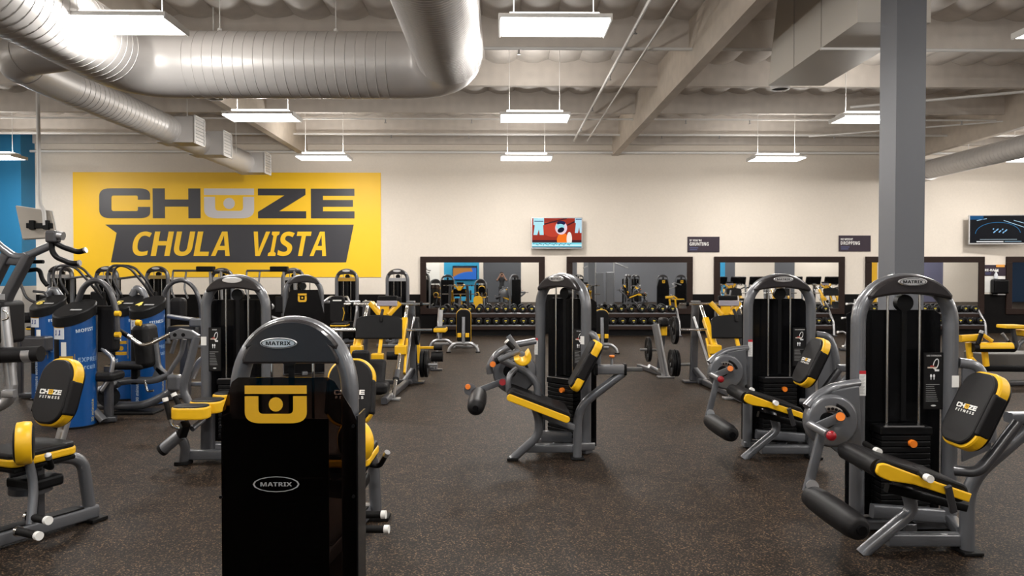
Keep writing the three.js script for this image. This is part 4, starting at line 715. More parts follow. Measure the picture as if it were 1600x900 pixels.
// ---------- leg presses ----------
{
  const O = V(-1.73, 0, -11.2), L = (x, y, d) => at(x, y, d).sub(O), g = thing('leg_press', 'yellow and black sled leg press beside the painted sign side of the aisle', 'gym machine', O, 0, 'leg press machines'), P = (n, q, m, l) => part(g, n, q, m, l);
  g.userData.label = 'yellow sled leg press nearer the painted sign';
  for (const s of [-1, 1]) {
    P('upright', bar([V(s * 0.40, 0.03, 0.0), V(s * 0.34, 1.2, -0.12)], 0.11, 0.09, 0), M.greyDark); P('upright_foot', rbox(0.3, 0.03, 0.2, s * 0.40, 0.016, 0, 0.008), M.greyDark); P('upright_cap', rbox(0.13, 0.06, 0.12, s * 0.335, 1.215, -0.12, 0.01), M.grey); P('upright_brace', bar([V(s * 0.28, 0.05, 0.25), V(s * 0.38, 0.2, 0.03)], 0.08, 0.08, 0), M.greyDark);
    P('guide_rail', cylBetween(V(s * 0.30, 1.17, 0.05), V(s * 0.30, 0.05, 1.5), 0.026, 14), M.chrome); P('rail_foot', rbox(0.19, 0.025, 0.14, s * 0.30, 0.014, 1.52, 0.006), M.silver);
    P('lock_rail', cylBetween(V(s * 0.40, 1.0, 0.02), V(s * 0.37, 0.25, 0.9), 0.018, 10), M.silver);
    P('carriage_side', bar([V(s * 0.30, 0.98, 0.3), V(s * 0.30, 0.58, 0.82)], 0.085, 0.1, 0), M.yellowPaint, 'yellow carriage side'); P('carriage_collar', rbox(0.17, 0.13, 0.14, s * 0.31, 0.59, 0.82, 0.02), M.yellowPaint); P('lock_hook', bar([V(s * 0.37, 0.72, 0.62), V(s * 0.38, 0.28, 1.0)], 0.035, 0.05, 0), M.yellowPaint);
    P('bearing', cylBetween(V(s * 0.30, 0.33, 1.14), V(s * 0.30, 0.24, 1.26), 0.045, 16), M.greyDark);
    P('base_rail', bar([V(s * 0.33, 0.05, 0.0), V(s * 0.24, 0.05, 1.9)], 0.08, 0.08, 0), M.greyDark);
    P('bracket_arm', bar([V(s * 0.21, 1.23, 0.25), V(s * 0.05, 1.05, 0.32)], 0.10, 0.07, 0), M.yellowPaint, 'yellow bracket arm'); P('bar_collar', cylBetween(V(s * 0.50, 1.205, 0.1), V(s * 0.54, 1.205, 0.1), 0.035, 14), M.black);
  }
  for (const s of [-1, 1]) P('plate_peg', cylBetween(V(s * 0.38, 0.27, -0.06), V(s * 0.74, 0.27, -0.06), 0.024, 12), M.silver);
  P('load_bar', cylBetween(V(-0.64, 1.205, 0.1), V(0.64, 1.205, 0.1), 0.021, 14), M.chrome); P('lower_load_bar', cylBetween(V(-0.72, 0.845, 0.5), V(0.72, 0.845, 0.5), 0.021, 14), M.chrome);
  P('bracket_stem', rbox(0.13, 0.24, 0.07, 0, 1.12, 0.3, 0.01), M.yellowPaint, 'yellow bracket stem'); P('control_plate', rbox(0.3, 0.08, 0.04, 0.04, 1.225, 0.33, 0.01), std(lin(0.28, 0.26, 0.30), 0.4)); P('control_top', rbox(0.28, 0.07, 0.08, 0.04, 1.30, 0.26, 0.015), M.black);
  const fp = new THREE.Shape(); fp.moveTo(-0.33, -0.17); fp.lineTo(0.33, -0.17); fp.lineTo(0.325, 0.1); fp.quadraticCurveTo(0.3, 0.15, 0.2, 0.155); fp.quadraticCurveTo(0, 0.19, -0.2, 0.155); fp.quadraticCurveTo(-0.3, 0.15, -0.325, 0.1); fp.closePath();
  P('foot_plate', place(extrude(fp, 0.05, 0.012), V(-0.01, 0.90, 0.72), -0.25), M.black, 'black foot plate'); P('plate_grip', tube([V(0.02, 0.98, 0.76), V(0.02, 1.06, 0.74), V(0.02, 1.14, 0.62)], 0.022, 0.05, 10), M.rubber);
  P('carriage_link', rbox(0.17, 0.2, 0.12, 0.01, 0.46, 1.0, 0.02), M.yellowPaint); P('link_post', bar([V(0.02, 0.5, 0.95), V(0.02, 0.8, 0.7)], 0.05, 0.05, 0), M.yellowPaint); P('roller', cylBetween(V(0.1, 0.5, 0.75), V(0.27, 0.5, 0.75), 0.06, 18), M.vinyl);
  P('head_pad', rbox(0.24, 0.2, 0.1, -0.14, 0.55, 1.42, 0.05), M.vinyl); P('back_pad', place(rbox(0.3, 0.5, 0.1, 0, 0, 0, 0.045), V(0.02, 0.28, 1.35), -0.5), M.vinyl); P('seat_pad', rbox(0.36, 0.14, 0.3, 0.06, 0.16, 1.5, 0.05), M.vinyl);
  P('side_handle', tube([V(-0.2, 0.5, 1.5), V(-0.2, 0.1, 1.75)], 0.014, 0.02, 8), M.chrome); P('handle_peg', cylBetween(V(-0.2, 0.26, 1.66), V(-0.07, 0.26, 1.66), 0.016, 10), M.chrome); P('rear_cross', bar([V(-0.4, 0.06, 0.3), V(0.4, 0.06, 0.3)], 0.07, 0.07, 0), M.greyDark);
  copyOf(g, V(3.33, 0, -11.2), 0, 'yellow sled leg press between the aisle and the leg extension machines');
}
// weight plates
const plateGeo = lathe([[0.03, -0.02], [0.05, -0.03], [0.07, -0.03], [0.085, -0.015], [0.15, -0.015], [0.175, -0.026], [0.205, -0.026], [0.21, -0.02], [0.21, 0.02], [0.205, 0.026], [0.175, 0.026], [0.15, 0.015], [0.085, 0.015], [0.07, 0.03], [0.05, 0.03], [0.03, 0.02]], 28).rotateZ(Math.PI / 2);
function weightPlates(px, py, d, n, label, hornLen = 0.3, dir = 1) {
  const p = at(px, py, d);
  for (let i = 0; i < n; i++) { const o = thing('weight_plate', label, 'weight plate', V(p.x + dir * i * 0.064, p.y, p.z), 0, 'weight plates on their pegs'); part(o, 'disc', plateGeo, M.plate); for (let k = 0; k < 3; k++) { const a = k * 2.094 + 0.5; part(o, 'grip_slot', rbox(0.056, 0.06, 0.02, 0, Math.cos(a) * 0.115, Math.sin(a) * 0.115, 0.006), std(lin(0.06, 0.06, 0.06), 0.5)); } }
  return p;
}
weightPlates(660, 568, 11.25, 2, 'black weight plate on the low peg of the leg press near the sign');
weightPlates(652, 517, 11.0, 1, 'black weight plate on the high bar of the leg press near the sign');
weightPlates(1050, 567, 11.3, 2, 'black weight plate on the low peg of the leg press by the aisle');
weightPlates(1054, 516, 11.0, 1, 'black weight plate on the high bar of the leg press by the aisle');
weightPlates(1013, 546, 12.3, 1, 'black weight plate on the silver leaning post machine');
{ // plate machine by the aisle
  const O = onFloor(1040, 590); const L = (x, y, d) => at(x, y, d).sub(O), D = -O.z, g = thing('plate_row_machine', 'plate loaded machine with leaning silver post and small yellow bracket', 'gym machine', O), P = (n, q, m, l) => part(g, n, q, m, l);
  P('leaning_post', cylBetween(L(1024, 507, D), L(1040, 588, D), 0.06, 18), M.silver); P('post_foot', rbox(0.26, 0.025, 0.16, 0, 0.014, 0, 0.006), M.silver); P('rear_post', bar([L(1037, 515, D + 0.5), L(1030, 575, D + 0.5)], 0.08, 0.08, 0), M.greyDark); P('base', bar([V(0, 0.04, 0), V(-0.2, 0.04, -1.2)], 0.09, 0.07, 0), M.greyDark);
  P('bracket', rbox(0.1, 0.24, 0.1, L(1037, 513, D + 0.3).x, L(1037, 513, D + 0.3).y, -0.3, 0.02), M.yellowPaint, 'yellow bracket'); P('pad', rbox(0.15, 0.14, 0.3, L(1037, 503, D + 0.3).x, L(1037, 503, D + 0.3).y, -0.3, 0.05), M.vinyl);
  P('peg', cylBetween(L(1000, 546, 12.3), L(1034, 547, 12.3), 0.022, 12), M.silver); P('cross', bar([L(1024, 507, D), L(1037, 512, D + 0.5)], 0.06, 0.06, 0), M.greyDark); P('foot_roll', cylBetween(L(1014, 572, D), L(1026, 578, D + 0.1), 0.03, 12), M.silver);
}
{ // back extension bench by the other leg press
  const O = onFloor(682, 579), D = -O.z, L = (x, y, d) => at(x, y, d).sub(O), g = thing('back_extension_bench', 'low bench with black rolls and a thin yellow bar beside the leg press', 'bench', O), P = (n, q, m, l) => part(g, n, q, m, l);
  P('roll', cylBetween(L(674, 557, D), L(692, 557, D), 0.09, 18), M.vinyl); P('upper_roll', cylBetween(L(678, 543, D), L(691, 543, D), 0.05, 14), M.vinyl); P('yellow_bar', bar([L(654, 543, D), L(683, 543, D)], 0.05, 0.04, 0), M.yellowPaint); P('front_leg', tube([L(676, 552, D), L(680, 578, D)], 0.03, 0.02, 10), M.silver); P('foot', rbox(0.2, 0.03, 0.1, 0, 0.016, 0, 0.008), M.greyDark); P('yellow_upright', bar([L(652, 530, D), L(656, 568, D)], 0.07, 0.07, 0), M.yellowPaint); P('base', bar([V(0, 0.04, 0), V(-0.35, 0.04, -0.1)], 0.07, 0.06, 0), M.greyDark);
  P('roll_stem', bar([L(676, 556, D), L(668, 572, D), V(-0.3, 0.05, -0.09)], 0.05, 0.05, 0.03), M.greyDark); P('bar_stem', bar([L(683, 543, D), L(682, 578, D)], 0.04, 0.04, 0), M.silver);
}
// ---------- benches before the dumbbells ----------
{
  const O = onFloor(724, 551); const g = thing('utility_bench', 'upright utility bench with arched silver feet before the mirror by the sign', 'bench', O, 0, 'benches by the dumbbells'), P = (n, q, m, l) => part(g, n, q, m, l);
  P('arched_foot', tube([V(-0.31, 0.02, 0), V(-0.29, 0.1, 0), V(-0.18, 0.2, 0), V(0.18, 0.2, 0), V(0.29, 0.1, 0), V(0.31, 0.02, 0)], 0.035, 0.12, 12), M.silver); for (const s of [-1, 1]) P('foot_pad', rbox(0.1, 0.025, 0.08, s * 0.31, 0.013, 0, 0.006), M.rubber);
  P('post', bar([V(0, 0.18, 0), V(0, 0.75, -0.08)], 0.07, 0.07, 0), M.grey); P('lower_post', bar([V(0, 0.18, 0.01), V(0, 0.42, 0.01)], 0.055, 0.055, 0), M.silver); P('spine', bar([V(0, 0.2, 0), V(0, 0.1, -1.0)], 0.07, 0.07, 0), M.grey); P('rear_foot', bar([V(-0.28, 0.04, -1.0), V(0.28, 0.04, -1.0)], 0.06, 0.06, 0), M.silver);
  const b = P('backrest', place(extrude(roundRectShape(0.30, 0.75, 0.12), 0.08, 0.015), V(0, 0.54, -0.2), 0.12), M.vinyl); part(b, 'piping', place(extrude(roundRectShape(0.315, 0.765, 0.125), 0.03, 0.008), V(0, 0.54, -0.215), 0.12), M.yellow); P('seat', rbox(0.28, 0.08, 0.4, 0, 0.40, -0.5, 0.035), M.vinyl);
  for (const s of [-1, 1]) P('pivot_bracket', rbox(0.08, 0.09, 0.05, s * 0.085, 0.37, 0.02, 0.01), M.yellowPaint);
  copyOf(g, onFloor(941, 553), 0, 'upright utility bench with arched silver feet, half hidden by the leg curl machine');
}
{
  const O = onFloor(690, 545), g = thing('flat_bench', 'low bench with yellow sided pad and arched feet, near the leg press', 'bench', O), P = (n, q, m, l) => part(g, n, q, m, l);
  P('arched_foot', tube([V(-0.25, 0.02, 0), V(-0.22, 0.14, 0), V(-0.1, 0.2, 0), V(0.12, 0.2, 0), V(0.25, 0.1, 0), V(0.28, 0.02, 0)], 0.033, 0.1, 12), M.silver); P('post', bar([V(-0.02, 0.18, 0), V(-0.02, 0.36, 0)], 0.06, 0.06, 0), M.grey); const s = P('seat', rbox(0.28, 0.1, 0.5, -0.03, 0.42, -0.1, 0.03), M.yellow, 'yellow sided seat'); part(s, 'cover', rbox(0.25, 0.04, 0.46, -0.03, 0.46, -0.1, 0.018), M.vinyl); P('spine', bar([V(0, 0.2, 0), V(0, 0.12, -0.9)], 0.06, 0.06, 0), M.grey);
  P('upright', bar([V(-0.06, 0.2, -0.3), V(-0.04, 0.85, -0.35)], 0.09, 0.06, 0), M.silver); P('rear_foot', bar([V(-0.25, 0.03, -0.9), V(0.25, 0.03, -0.9)], 0.06, 0.055, 0), M.silver);
}

// ---------- blue circuit pillars ----------
function pillarTex(kind) {
  return canvasTex(1024, 1024, (c, w, h) => {
    c.fillStyle = '#03539c'; c.fillRect(0, 0, w, h);
    c.fillStyle = '#034a8e'; for (let i = 0; i < 300; i++) c.fillRect((i * 397) % w, (i * 211) % h, 3, 2);
    const y = '#d9a51e', wh = '#e8eef5';
    c.save(); c.translate(430, 360); c.fillStyle = y; c.fillRect(0, 0, 150, 34); c.beginPath(); c.moveTo(0, 48); c.lineTo(34, 48); c.lineTo(34, 110); c.quadraticCurveTo(34, 122, 50, 122); c.lineTo(150, 122); c.lineTo(150, 160); c.lineTo(50, 160); c.quadraticCurveTo(0, 160, 0, 110); c.closePath(); c.fill(); c.beginPath(); c.arc(95, 82, 26, 0, 7); c.fill(); c.fillRect(160, -20, 4, 220); c.restore();
    c.fillStyle = '#9fb9dc'; c.font = 'bold 58px sans-serif'; c.fillText('EXPRESS', 612, 420); c.fillText('circuit', 612, 490);
    c.font = 'bold 44px sans-serif'; c.fillStyle = wh; c.save(); c.translate(600, 150); c.rotate(-0.12); c.fillText(kind === 0 ? 'MOFIST' : 'FITNESS', 0, 0); c.restore();
    c.save(); c.translate(490, 980); c.rotate(-Math.PI / 2); c.fillStyle = wh; c.font = 'bold 46px sans-serif'; c.fillText(kind ? '30 minute workout' : 'workout', 0, 0); c.restore();
    c.save(); c.translate(760, 990); c.rotate(-Math.PI / 2); c.fillStyle = '#c9b37a'; c.fillText('30 minute', 0, 0); c.restore();
  });
}
const pillarMats = [0, 1].map((k) => phys({ map: pillarTex(k), color: lin(0.7, 0.7, 0.7), roughness: 0.3, clearcoat: 0.4, clearcoatRoughness: 0.12 }));
const stickerMat = std(0xffffff, 0.5, 0, { map: canvasTex(128, 128, (c) => { c.fillStyle = '#d7dbe2'; c.fillRect(0, 0, 128, 128); c.fillStyle = '#d39a2a'; c.fillRect(0, 0, 128, 26); c.fillStyle = '#2b3f86'; for (const x of [40, 84]) { c.beginPath(); c.arc(x, 52, 8, 0, 7); c.fill(); c.fillRect(x - 6, 60, 12, 28); c.fillRect(x - 16, 84, 24, 8); } }) });
function pillarMachine(px, py, num, kind, label, more) {
  const O = onFloor(px, py), R = 0.2, H = 1.24, g = thing('circuit_machine', label, 'gym machine', O, 0, 'blue pillar circuit machines'), P = (n, q, m, l) => part(g, n, q, m, l), D = -O.z, L = (x, y, d) => at(x, y, d).sub(O);
  P('pillar', new THREE.CylinderGeometry(R, R, H - 0.05, 40, 1, false, -Math.PI, Math.PI * 2).translate(0, H / 2 - 0.015, 0), pillarMats[kind], 'glossy blue pillar');
  const capG = toCreasedNormals(lathe([[0, 0.052], [0.2, 0.05], [0.212, 0.036], [0.212, -0.06], [0.202, -0.065], [0, -0.065]], 40), 0.5).applyMatrix4(new THREE.Matrix4().makeShear(0.12, 0, 0, 0, 0, -0.42)).translate(0, H, 0);
  const cap = P('pillar_cap', capG, M.black, 'sloping black cap');
  if (num) part(cap, 'number', place(textGeo(num, 0.11, 0.075, 0.006), V(-0.09, H + 0.012, 0.075), -1.165), std(lin(0.75, 0.58, 0.12), 0.5), 'pale yellow number');
  part(cap, 'maker_mark', place(rbox(0.12, 0.03, 0.004, 0, 0, 0, 0.001), V(0.06, H + 0.03, 0.085), -1.165), std(lin(0.25, 0.25, 0.25), 0.5));
  const w = 0.2, arcPatch = (rad, a0, a1, y0, y1) => new THREE.CylinderGeometry(rad, rad, y1 - y0, 12, 1, true, a0, a1 - a0).translate(0, (y0 + y1) / 2, 0);
  P('exercise_sticker', arcPatch(R + 0.003, -0.75, 0.0, H - 0.28, H - 0.13), stickerMat, 'pale pictogram sticker'); P('travel_slot', arcPatch(R + 0.004, -0.75, -0.3, 0.35, H - 0.28), M.black, 'black vertical slot'); P('serial_label', arcPatch(R + 0.003, -0.18, 0.1, H - 0.46, H - 0.31), M.white, 'white label');
  P('base_plate', cyl(R + 0.02, 0.02, 40).translate(0, 0.01, 0), M.black);
  if (more) more(P, L, D, g);
  return g;
}
pillarMachine(119, 665, '', 0, 'blue pillar machine with yellow emblem beside the lettered backrest', (P, L, D) => {
  P('arch_tube', tube([L(119, 500, D + 0.18), L(121, 470, D + 0.18), L(133, 444, D + 0.18), L(153, 436, D + 0.18), L(170, 450, D + 0.18), L(181, 480, D + 0.18), L(184, 530, D + 0.18)], 0.032, 0.2), M.greyDark);
  P('rear_post', bar([L(145, 650, D + 0.12), L(146, 492, D + 0.12)], 0.07, 0.08, 0), M.grey); P('post_foot', bar([L(146, 640, D + 0.05), L(162, 657, D + 0.05)], 0.1, 0.05, 0), M.grey);
  P('backrest', rbox(0.28, 0.52, 0.12, L(166, 512, D + 0.22).x, L(166, 514, D + 0.22).y, -0.22, 0.05), M.vinyl); P('seat', rbox(0.26, 0.1, 0.3, L(168, 572, D + 0.18).x, 0.52, -0.18, 0.04), M.vinyl); P('seat_post', bar([L(170, 572, D + 0.18), L(170, 655, D + 0.18).setY(0.03)], 0.08, 0.08, 0), M.greyDark);
  for (const y of [490, 523]) P('pad_joint', cylBetween(L(180, y, D + 0.14), L(188, y, D + 0.14), 0.03, 12), M.yellow); P('link', tube([L(160, 545, D + 0.18), L(178, 560, D + 0.14), L(172, 590, D + 0.12), L(158, 610, D + 0.08)], 0.024, 0.06), M.silver); P('base_bar', bar([V(0.05, 0.04, -0.1), L(182, 640, D + 0.18).setY(0.04)], 0.08, 0.06, 0), M.greyDark);
});
pillarMachine(77, 622, '6', 1, 'blue pillar machine with the number six on its cap', (P, L, D) => {
  P('back_pad', rbox(0.3, 0.14, 0.2, L(38, 496, D).x, L(38, 496, D).y, 0, 0.05), M.vinyl); P('pad_arm', bar([L(60, 488, D), L(30, 497, D), L(32, 560, D)], 0.05, 0.05, 0.04), M.greyDark); P('base_bar', bar([V(-0.1, 0.04, 0), L(32, 615, D).setY(0.04)], 0.08, 0.06, 0), M.greyDark); P('leg', bar([L(32, 555, D), L(32, 615, D).setY(0.04)], 0.06, 0.06, 0), M.greyDark);
  P('motor_box', rbox(0.3, 0.2, 0.2, 0.02, 0.75, 0.26, 0.03), M.greyDark); P('bent_arm', tube([L(74, 462, D + 0.3), L(85, 450, D + 0.3), L(98, 470, D + 0.3), L(103, 490, D + 0.3)], 0.05, 0.1), M.grey);
  P('upper_bar', tube([L(52, 455, D + 0.2), L(70, 457, D + 0.2), L(74, 462, D + 0.2), L(74, 480, D + 0.2)], 0.018, 0.04), M.greyDark);
});
pillarMachine(200, 622, '5', 1, 'blue pillar machine with the number five on its cap', (P, L, D) => { P('bent_arm', tube([L(207, 462, D + 0.2), L(213, 450, D + 0.2), L(222, 454, D + 0.2), L(232, 475, D + 0.2)], 0.05, 0.08), M.grey); P('base_bar', bar([V(0, 0.04, 0), V(0, 0.04, -0.7)], 0.08, 0.06, 0), M.greyDark); });
pillarMachine(232, 631, '4', 1, 'blue pillar machine with the number four on its cap', (P, L, D) => {
  P('arch_tube', tube([L(254, 478, D + 0.5), L(257, 455, D + 0.5), L(270, 440, D + 0.5), L(288, 437, D + 0.5), L(303, 448, D + 0.5), L(313, 470, D + 0.5), L(316, 520, D + 0.5)], 0.028, 0.2), M.greyDark);
  P('seat_pad', rbox(0.2, 0.3, 0.16, L(279, 480, D + 0.6).x, L(279, 482, D + 0.6).y, -0.6, 0.06), M.vinyl); P('chrome_bar', cylBetween(L(262, 494, D + 0.3), L(305, 500, D + 0.3), 0.03, 14), M.silver); P('bar_block', rbox(0.18, 0.12, 0.12, L(308, 504, D + 0.3).x, L(308, 504, D + 0.3).y, -0.3, 0.03), M.grey); P('drive_box', rbox(0.4, 0.16, 0.3, L(290, 515, D + 0.5).x, L(290, 518, D + 0.5).y, -0.5, 0.04), M.greyDark); P('drive_post', bar([L(290, 520, D + 0.5), L(290, 600, D + 0.5).setY(0.03)], 0.12, 0.12, 0), M.greyDark); P('base_bar', bar([V(0.1, 0.04, -0.1), L(292, 610, D + 0.5).setY(0.04)], 0.08, 0.06, 0), M.greyDark);
  P('rear_loop', tube([L(300, 590, D + 0.6), L(312, 562, D + 0.6), L(335, 553, D + 0.6)], 0.045, 0.2), M.silver); P('rear_bar', bar([L(292, 600, D + 0.6), L(335, 600, D + 0.6)], 0.06, 0.06, 0), M.silver);
});
// ---------- converging press with bent chrome handles ----------
{
  const O = onFloor(215, 645), D = -O.z, L = (x, y, d = D) => at(x, y, d).sub(O), g = thing('press_machine', 'press machine with bent chrome handle, black back pad and grey curved base', 'gym machine', O), P = (n, q, m, l) => part(g, n, q, m, l);
  P('handle_bar', tube([L(193, 520, D - 0.4), L(222, 540, D - 0.4), L(236, 537, D - 0.4), L(266, 522, D - 0.4)], 0.022, 0.1), M.chrome); const gr = P('handle_grip', cylBetween(L(176, 510, D - 0.4), L(200, 525, D - 0.4), 0.027, 14), M.rubber); part(gr, 'grip_end', cylBetween(L(172, 507, D - 0.4), L(177, 511, D - 0.4), 0.034, 14), M.yellow); part(gr, 'grip_ring', cylBetween(L(200, 525, D - 0.4), L(206, 528, D - 0.4), 0.03, 14), M.chrome);
  const hp = new THREE.Shape(); [[266, 520], [282, 513], [300, 516], [312, 524], [308, 531], [290, 529], [268, 531]].forEach(([x, y], i) => { const p = L(x, y, D - 0.4); i ? hp.lineTo(p.x, p.y) : hp.moveTo(p.x, p.y); }); hp.closePath();
  const z0 = 0.4; const pl = P('arm_plate', extrude(hp, 0.06, 0.01).translate(0, 0, z0 - 0.03), M.grey); for (const x of [275, 288]) { const q = L(x, 523, D - 0.4); part(pl, 'plate_hole', cylBetween(V(q.x, q.y, z0 + 0.026), V(q.x, q.y, z0 + 0.032), 0.022, 16), M.black); }
  P('press_arm', tube([L(307, 526, D - 0.4), L(296, 570, D - 0.4), L(284, 608, D - 0.4), L(300, 638, D - 0.4)], 0.045, 0.12), M.grey); P('second_arm', tube([L(288, 530, D - 0.2), L(284, 552, D - 0.2), L(264, 583, D - 0.2)], 0.028, 0.1), M.grey); P('third_arm', tube([L(275, 530, D - 0.1), L(268, 552, D - 0.1)], 0.025, 0.05), M.grey);
  P('back_pad', place(rbox(0.2, 0.52, 0.32, 0, 0, 0, 0.07), L(229, 540, D), 0, 0, 0.1), M.vinyl, 'black back pad'); P('pad_spine', bar([L(240, 528, D), L(246, 575, D), L(262, 590, D)], 0.08, 0.06, 0.06), M.grey); P('seat', rbox(0.42, 0.07, 0.34, L(205, 571, D).x, L(205, 571, D).y, 0, 0.03), M.vinyl, 'black seat'); P('seat_post', bar([L(212, 574), L(212, 600)], 0.08, 0.08, 0), M.black); P('pad_knob', cylBetween(L(213, 504, D - 0.2), L(220, 505, D - 0.2), 0.035, 14), M.yellow);
  P('frame_rail', tube([L(152, 612), L(180, 598), L(205, 594), L(240, 595), L(268, 584)], 0.045, 0.1), M.grey); P('gusset', extrude(shapeOf([L(246, 572), L(265, 586), L(252, 596), L(236, 596)].map((p) => [p.x, p.y])), 0.05, 0.006).translate(0, 0, -0.02), M.grey); P('base_tube', tube([L(152, 634), L(190, 634), L(225, 634), L(258, 618), L(280, 602)], 0.05, 0.2), M.grey); P('pivot_plate', rbox(0.16, 0.2, 0.12, L(276, 597).x, L(276, 597).y, 0.05, 0.04), M.grey); P('foot', rbox(0.5, 0.03, 0.3, 0, 0.016, 0, 0.01), M.rubber); P('cross_link', tube([L(226, 594, D - 0.1), L(230, 612, D - 0.1), L(240, 610, D - 0.1)], 0.014, 0.04), M.chrome); P('damper', cylBetween(L(160, 612, D - 0.1), L(185, 600, D - 0.1), 0.04, 14), M.greyDark); P('front_pulley', cylBetween(L(170, 620, D - 0.1), L(170, 620, D + 0.05), 0.12, 22), M.black);
}
// ---------- pulldown frame at the edge ----------
{
  const D = 6.1, O = V(at(10, 500, D).x, 0, -D), L = (x, y, d = D) => at(x, y, d).sub(O), g = thing('pulldown_machine', 'dark grey pulldown frame with bent black handles in front of the blue wall bay', 'gym machine', O), P = (n, q, m, l) => part(g, n, q, m, l);
  P('top_arm', tube([L(-40, 340), L(-2, 384), L(24, 402), L(40, 401), L(82, 382)], 0.032, 0.12), M.grey); P('arm_brace', bar([L(8, 408), L(38, 410)], 0.06, 0.06, 0), M.greyDark); P('diagonal_post', bar([L(46, 398), L(12, 462), L(6, 480)], 0.09, 0.07, 0.04), M.greyDark); P('second_post', bar([L(12, 398), L(-14, 450)], 0.09, 0.07, 0), M.greyDark);
  P('lower_handle', tube([L(81, 366, D - 0.1), L(81, 392, D - 0.1), L(88, 402, D - 0.1), L(112, 412, D - 0.1), L(124, 411, D - 0.1)], 0.022, 0.05), M.black); P('upper_handle', tube([L(84, 378, D - 0.1), L(98, 386, D - 0.1), L(122, 394, D - 0.1), L(133, 391, D - 0.1)], 0.022, 0.04), M.black);
  for (const [x0, y0, x1, y1] of [[123, 411, 125.5, 410.8], [132, 391.2, 134.5, 390.5]]) P('handle_tip', cylBetween(L(x0, y0, D - 0.1), L(x1, y1, D - 0.1), 0.024, 12), M.silver); P('handle_hub', cylBetween(L(86, 367, D - 0.1), L(99, 369, D - 0.1), 0.035, 14), M.silver); P('hub_block', rbox(0.09, 0.1, 0.09, L(83, 370, D - 0.1).x, L(83, 370, D - 0.1).y, 0.1, 0.02), M.greyDark);
  P('collar', cylBetween(L(2, 468), L(2, 459), 0.075, 20), M.silver); P('back_pad', rbox(0.1, 0.35, 0.3, L(14, 503).x, L(14, 503).y, 0.0, 0.04), M.vinyl); P('main_post', cylBetween(L(4, 480, D - 0.1), L(18, 602, D - 0.1), 0.045, 18), M.silver); P('post_base', tube([L(18, 600, D - 0.1), L(16, 625, D - 0.1), L(-30, 650, D - 0.1)], 0.045, 0.1), M.silver); P('rear_leg', tube([L(4, 480, D), L(-20, 620, D), L(-24, 690, D).setY(0.02)], 0.045, 0.1), M.grey);
  const r = P('thigh_roll', cylBetween(L(-30, 556, D - 0.2), L(64, 553, D - 0.2), 0.062, 20), M.vinyl, 'black thigh roll'); part(r, 'roll_band', cylBetween(L(39, 554.3, D - 0.2), L(52, 553.8, D - 0.2), 0.0635, 20), M.silver); P('wire_hook', tube([L(5, 485, D - 0.15), L(12, 488, D - 0.15), L(13, 498, D - 0.15), L(4, 500, D - 0.15)], 0.008, 0.02), M.chrome); P('foot_box', bar([L(6, 615, D - 0.2), L(24, 615, D - 0.2)], 0.06, 0.06, 0), M.silver);
  P('peg_bar', tube([L(46, 409, D + 0.1), L(68, 409, D + 0.1)], 0.016, 0.02), M.black); P('peg_bar', tube([L(42, 423, D + 0.1), L(62, 420, D + 0.1), L(66, 437, D + 0.1), L(74, 446, D + 0.1)], 0.018, 0.04), M.black); P('base_beam', bar([V(-0.3, 0.04, -0.4), V(-0.1, 0.04, 0.2)], 0.1, 0.08, 0), M.greyDark);
}
// ---------- hanging television seen from behind ----------
{
  const D = 14.5, o = thing('hanging_television', 'white backed television hanging on a ceiling pole before the blue wall bay', 'television', at(60, 348, D)), L = (x, y, d = D) => at(x, y, d).sub(o.position);
  const q = [[27, 322], [81, 330], [90, 371], [38, 374]].map(([x, y]) => L(x, y)); part(o, 'casing', extrude(shapeOf(q.map((p) => [p.x, p.y])), 0.06, 0.012), std(lin(0.42, 0.38, 0.33), 0.5)); part(o, 'edge_frame', extrude(shapeOf(q.map((p) => [p.x * 1.04, p.y * 1.04])), 0.02, 0.004).translate(0, 0, -0.015), M.whitePaint);
  part(o, 'mount_bracket', [rbox(0.5, 0.1, 0.05, L(66, 353).x, L(66, 353).y, 0.08, 0.01), rbox(0.1, 0.18, 0.07, L(55, 352).x, L(55, 352).y, 0.09, 0.01), rbox(0.1, 0.18, 0.07, L(77, 352).x, L(77, 352).y, 0.09, 0.01)], M.black);
  part(o, 'ceiling_pole', tube([L(59, 190, D - 0.1).setY(DECK - o.position.y - 0.02), L(62, 318, D - 0.1), L(69, 330, D - 0.1), L(70, 352, D - 0.1)], 0.035, 0.1), M.whitePaint);
}
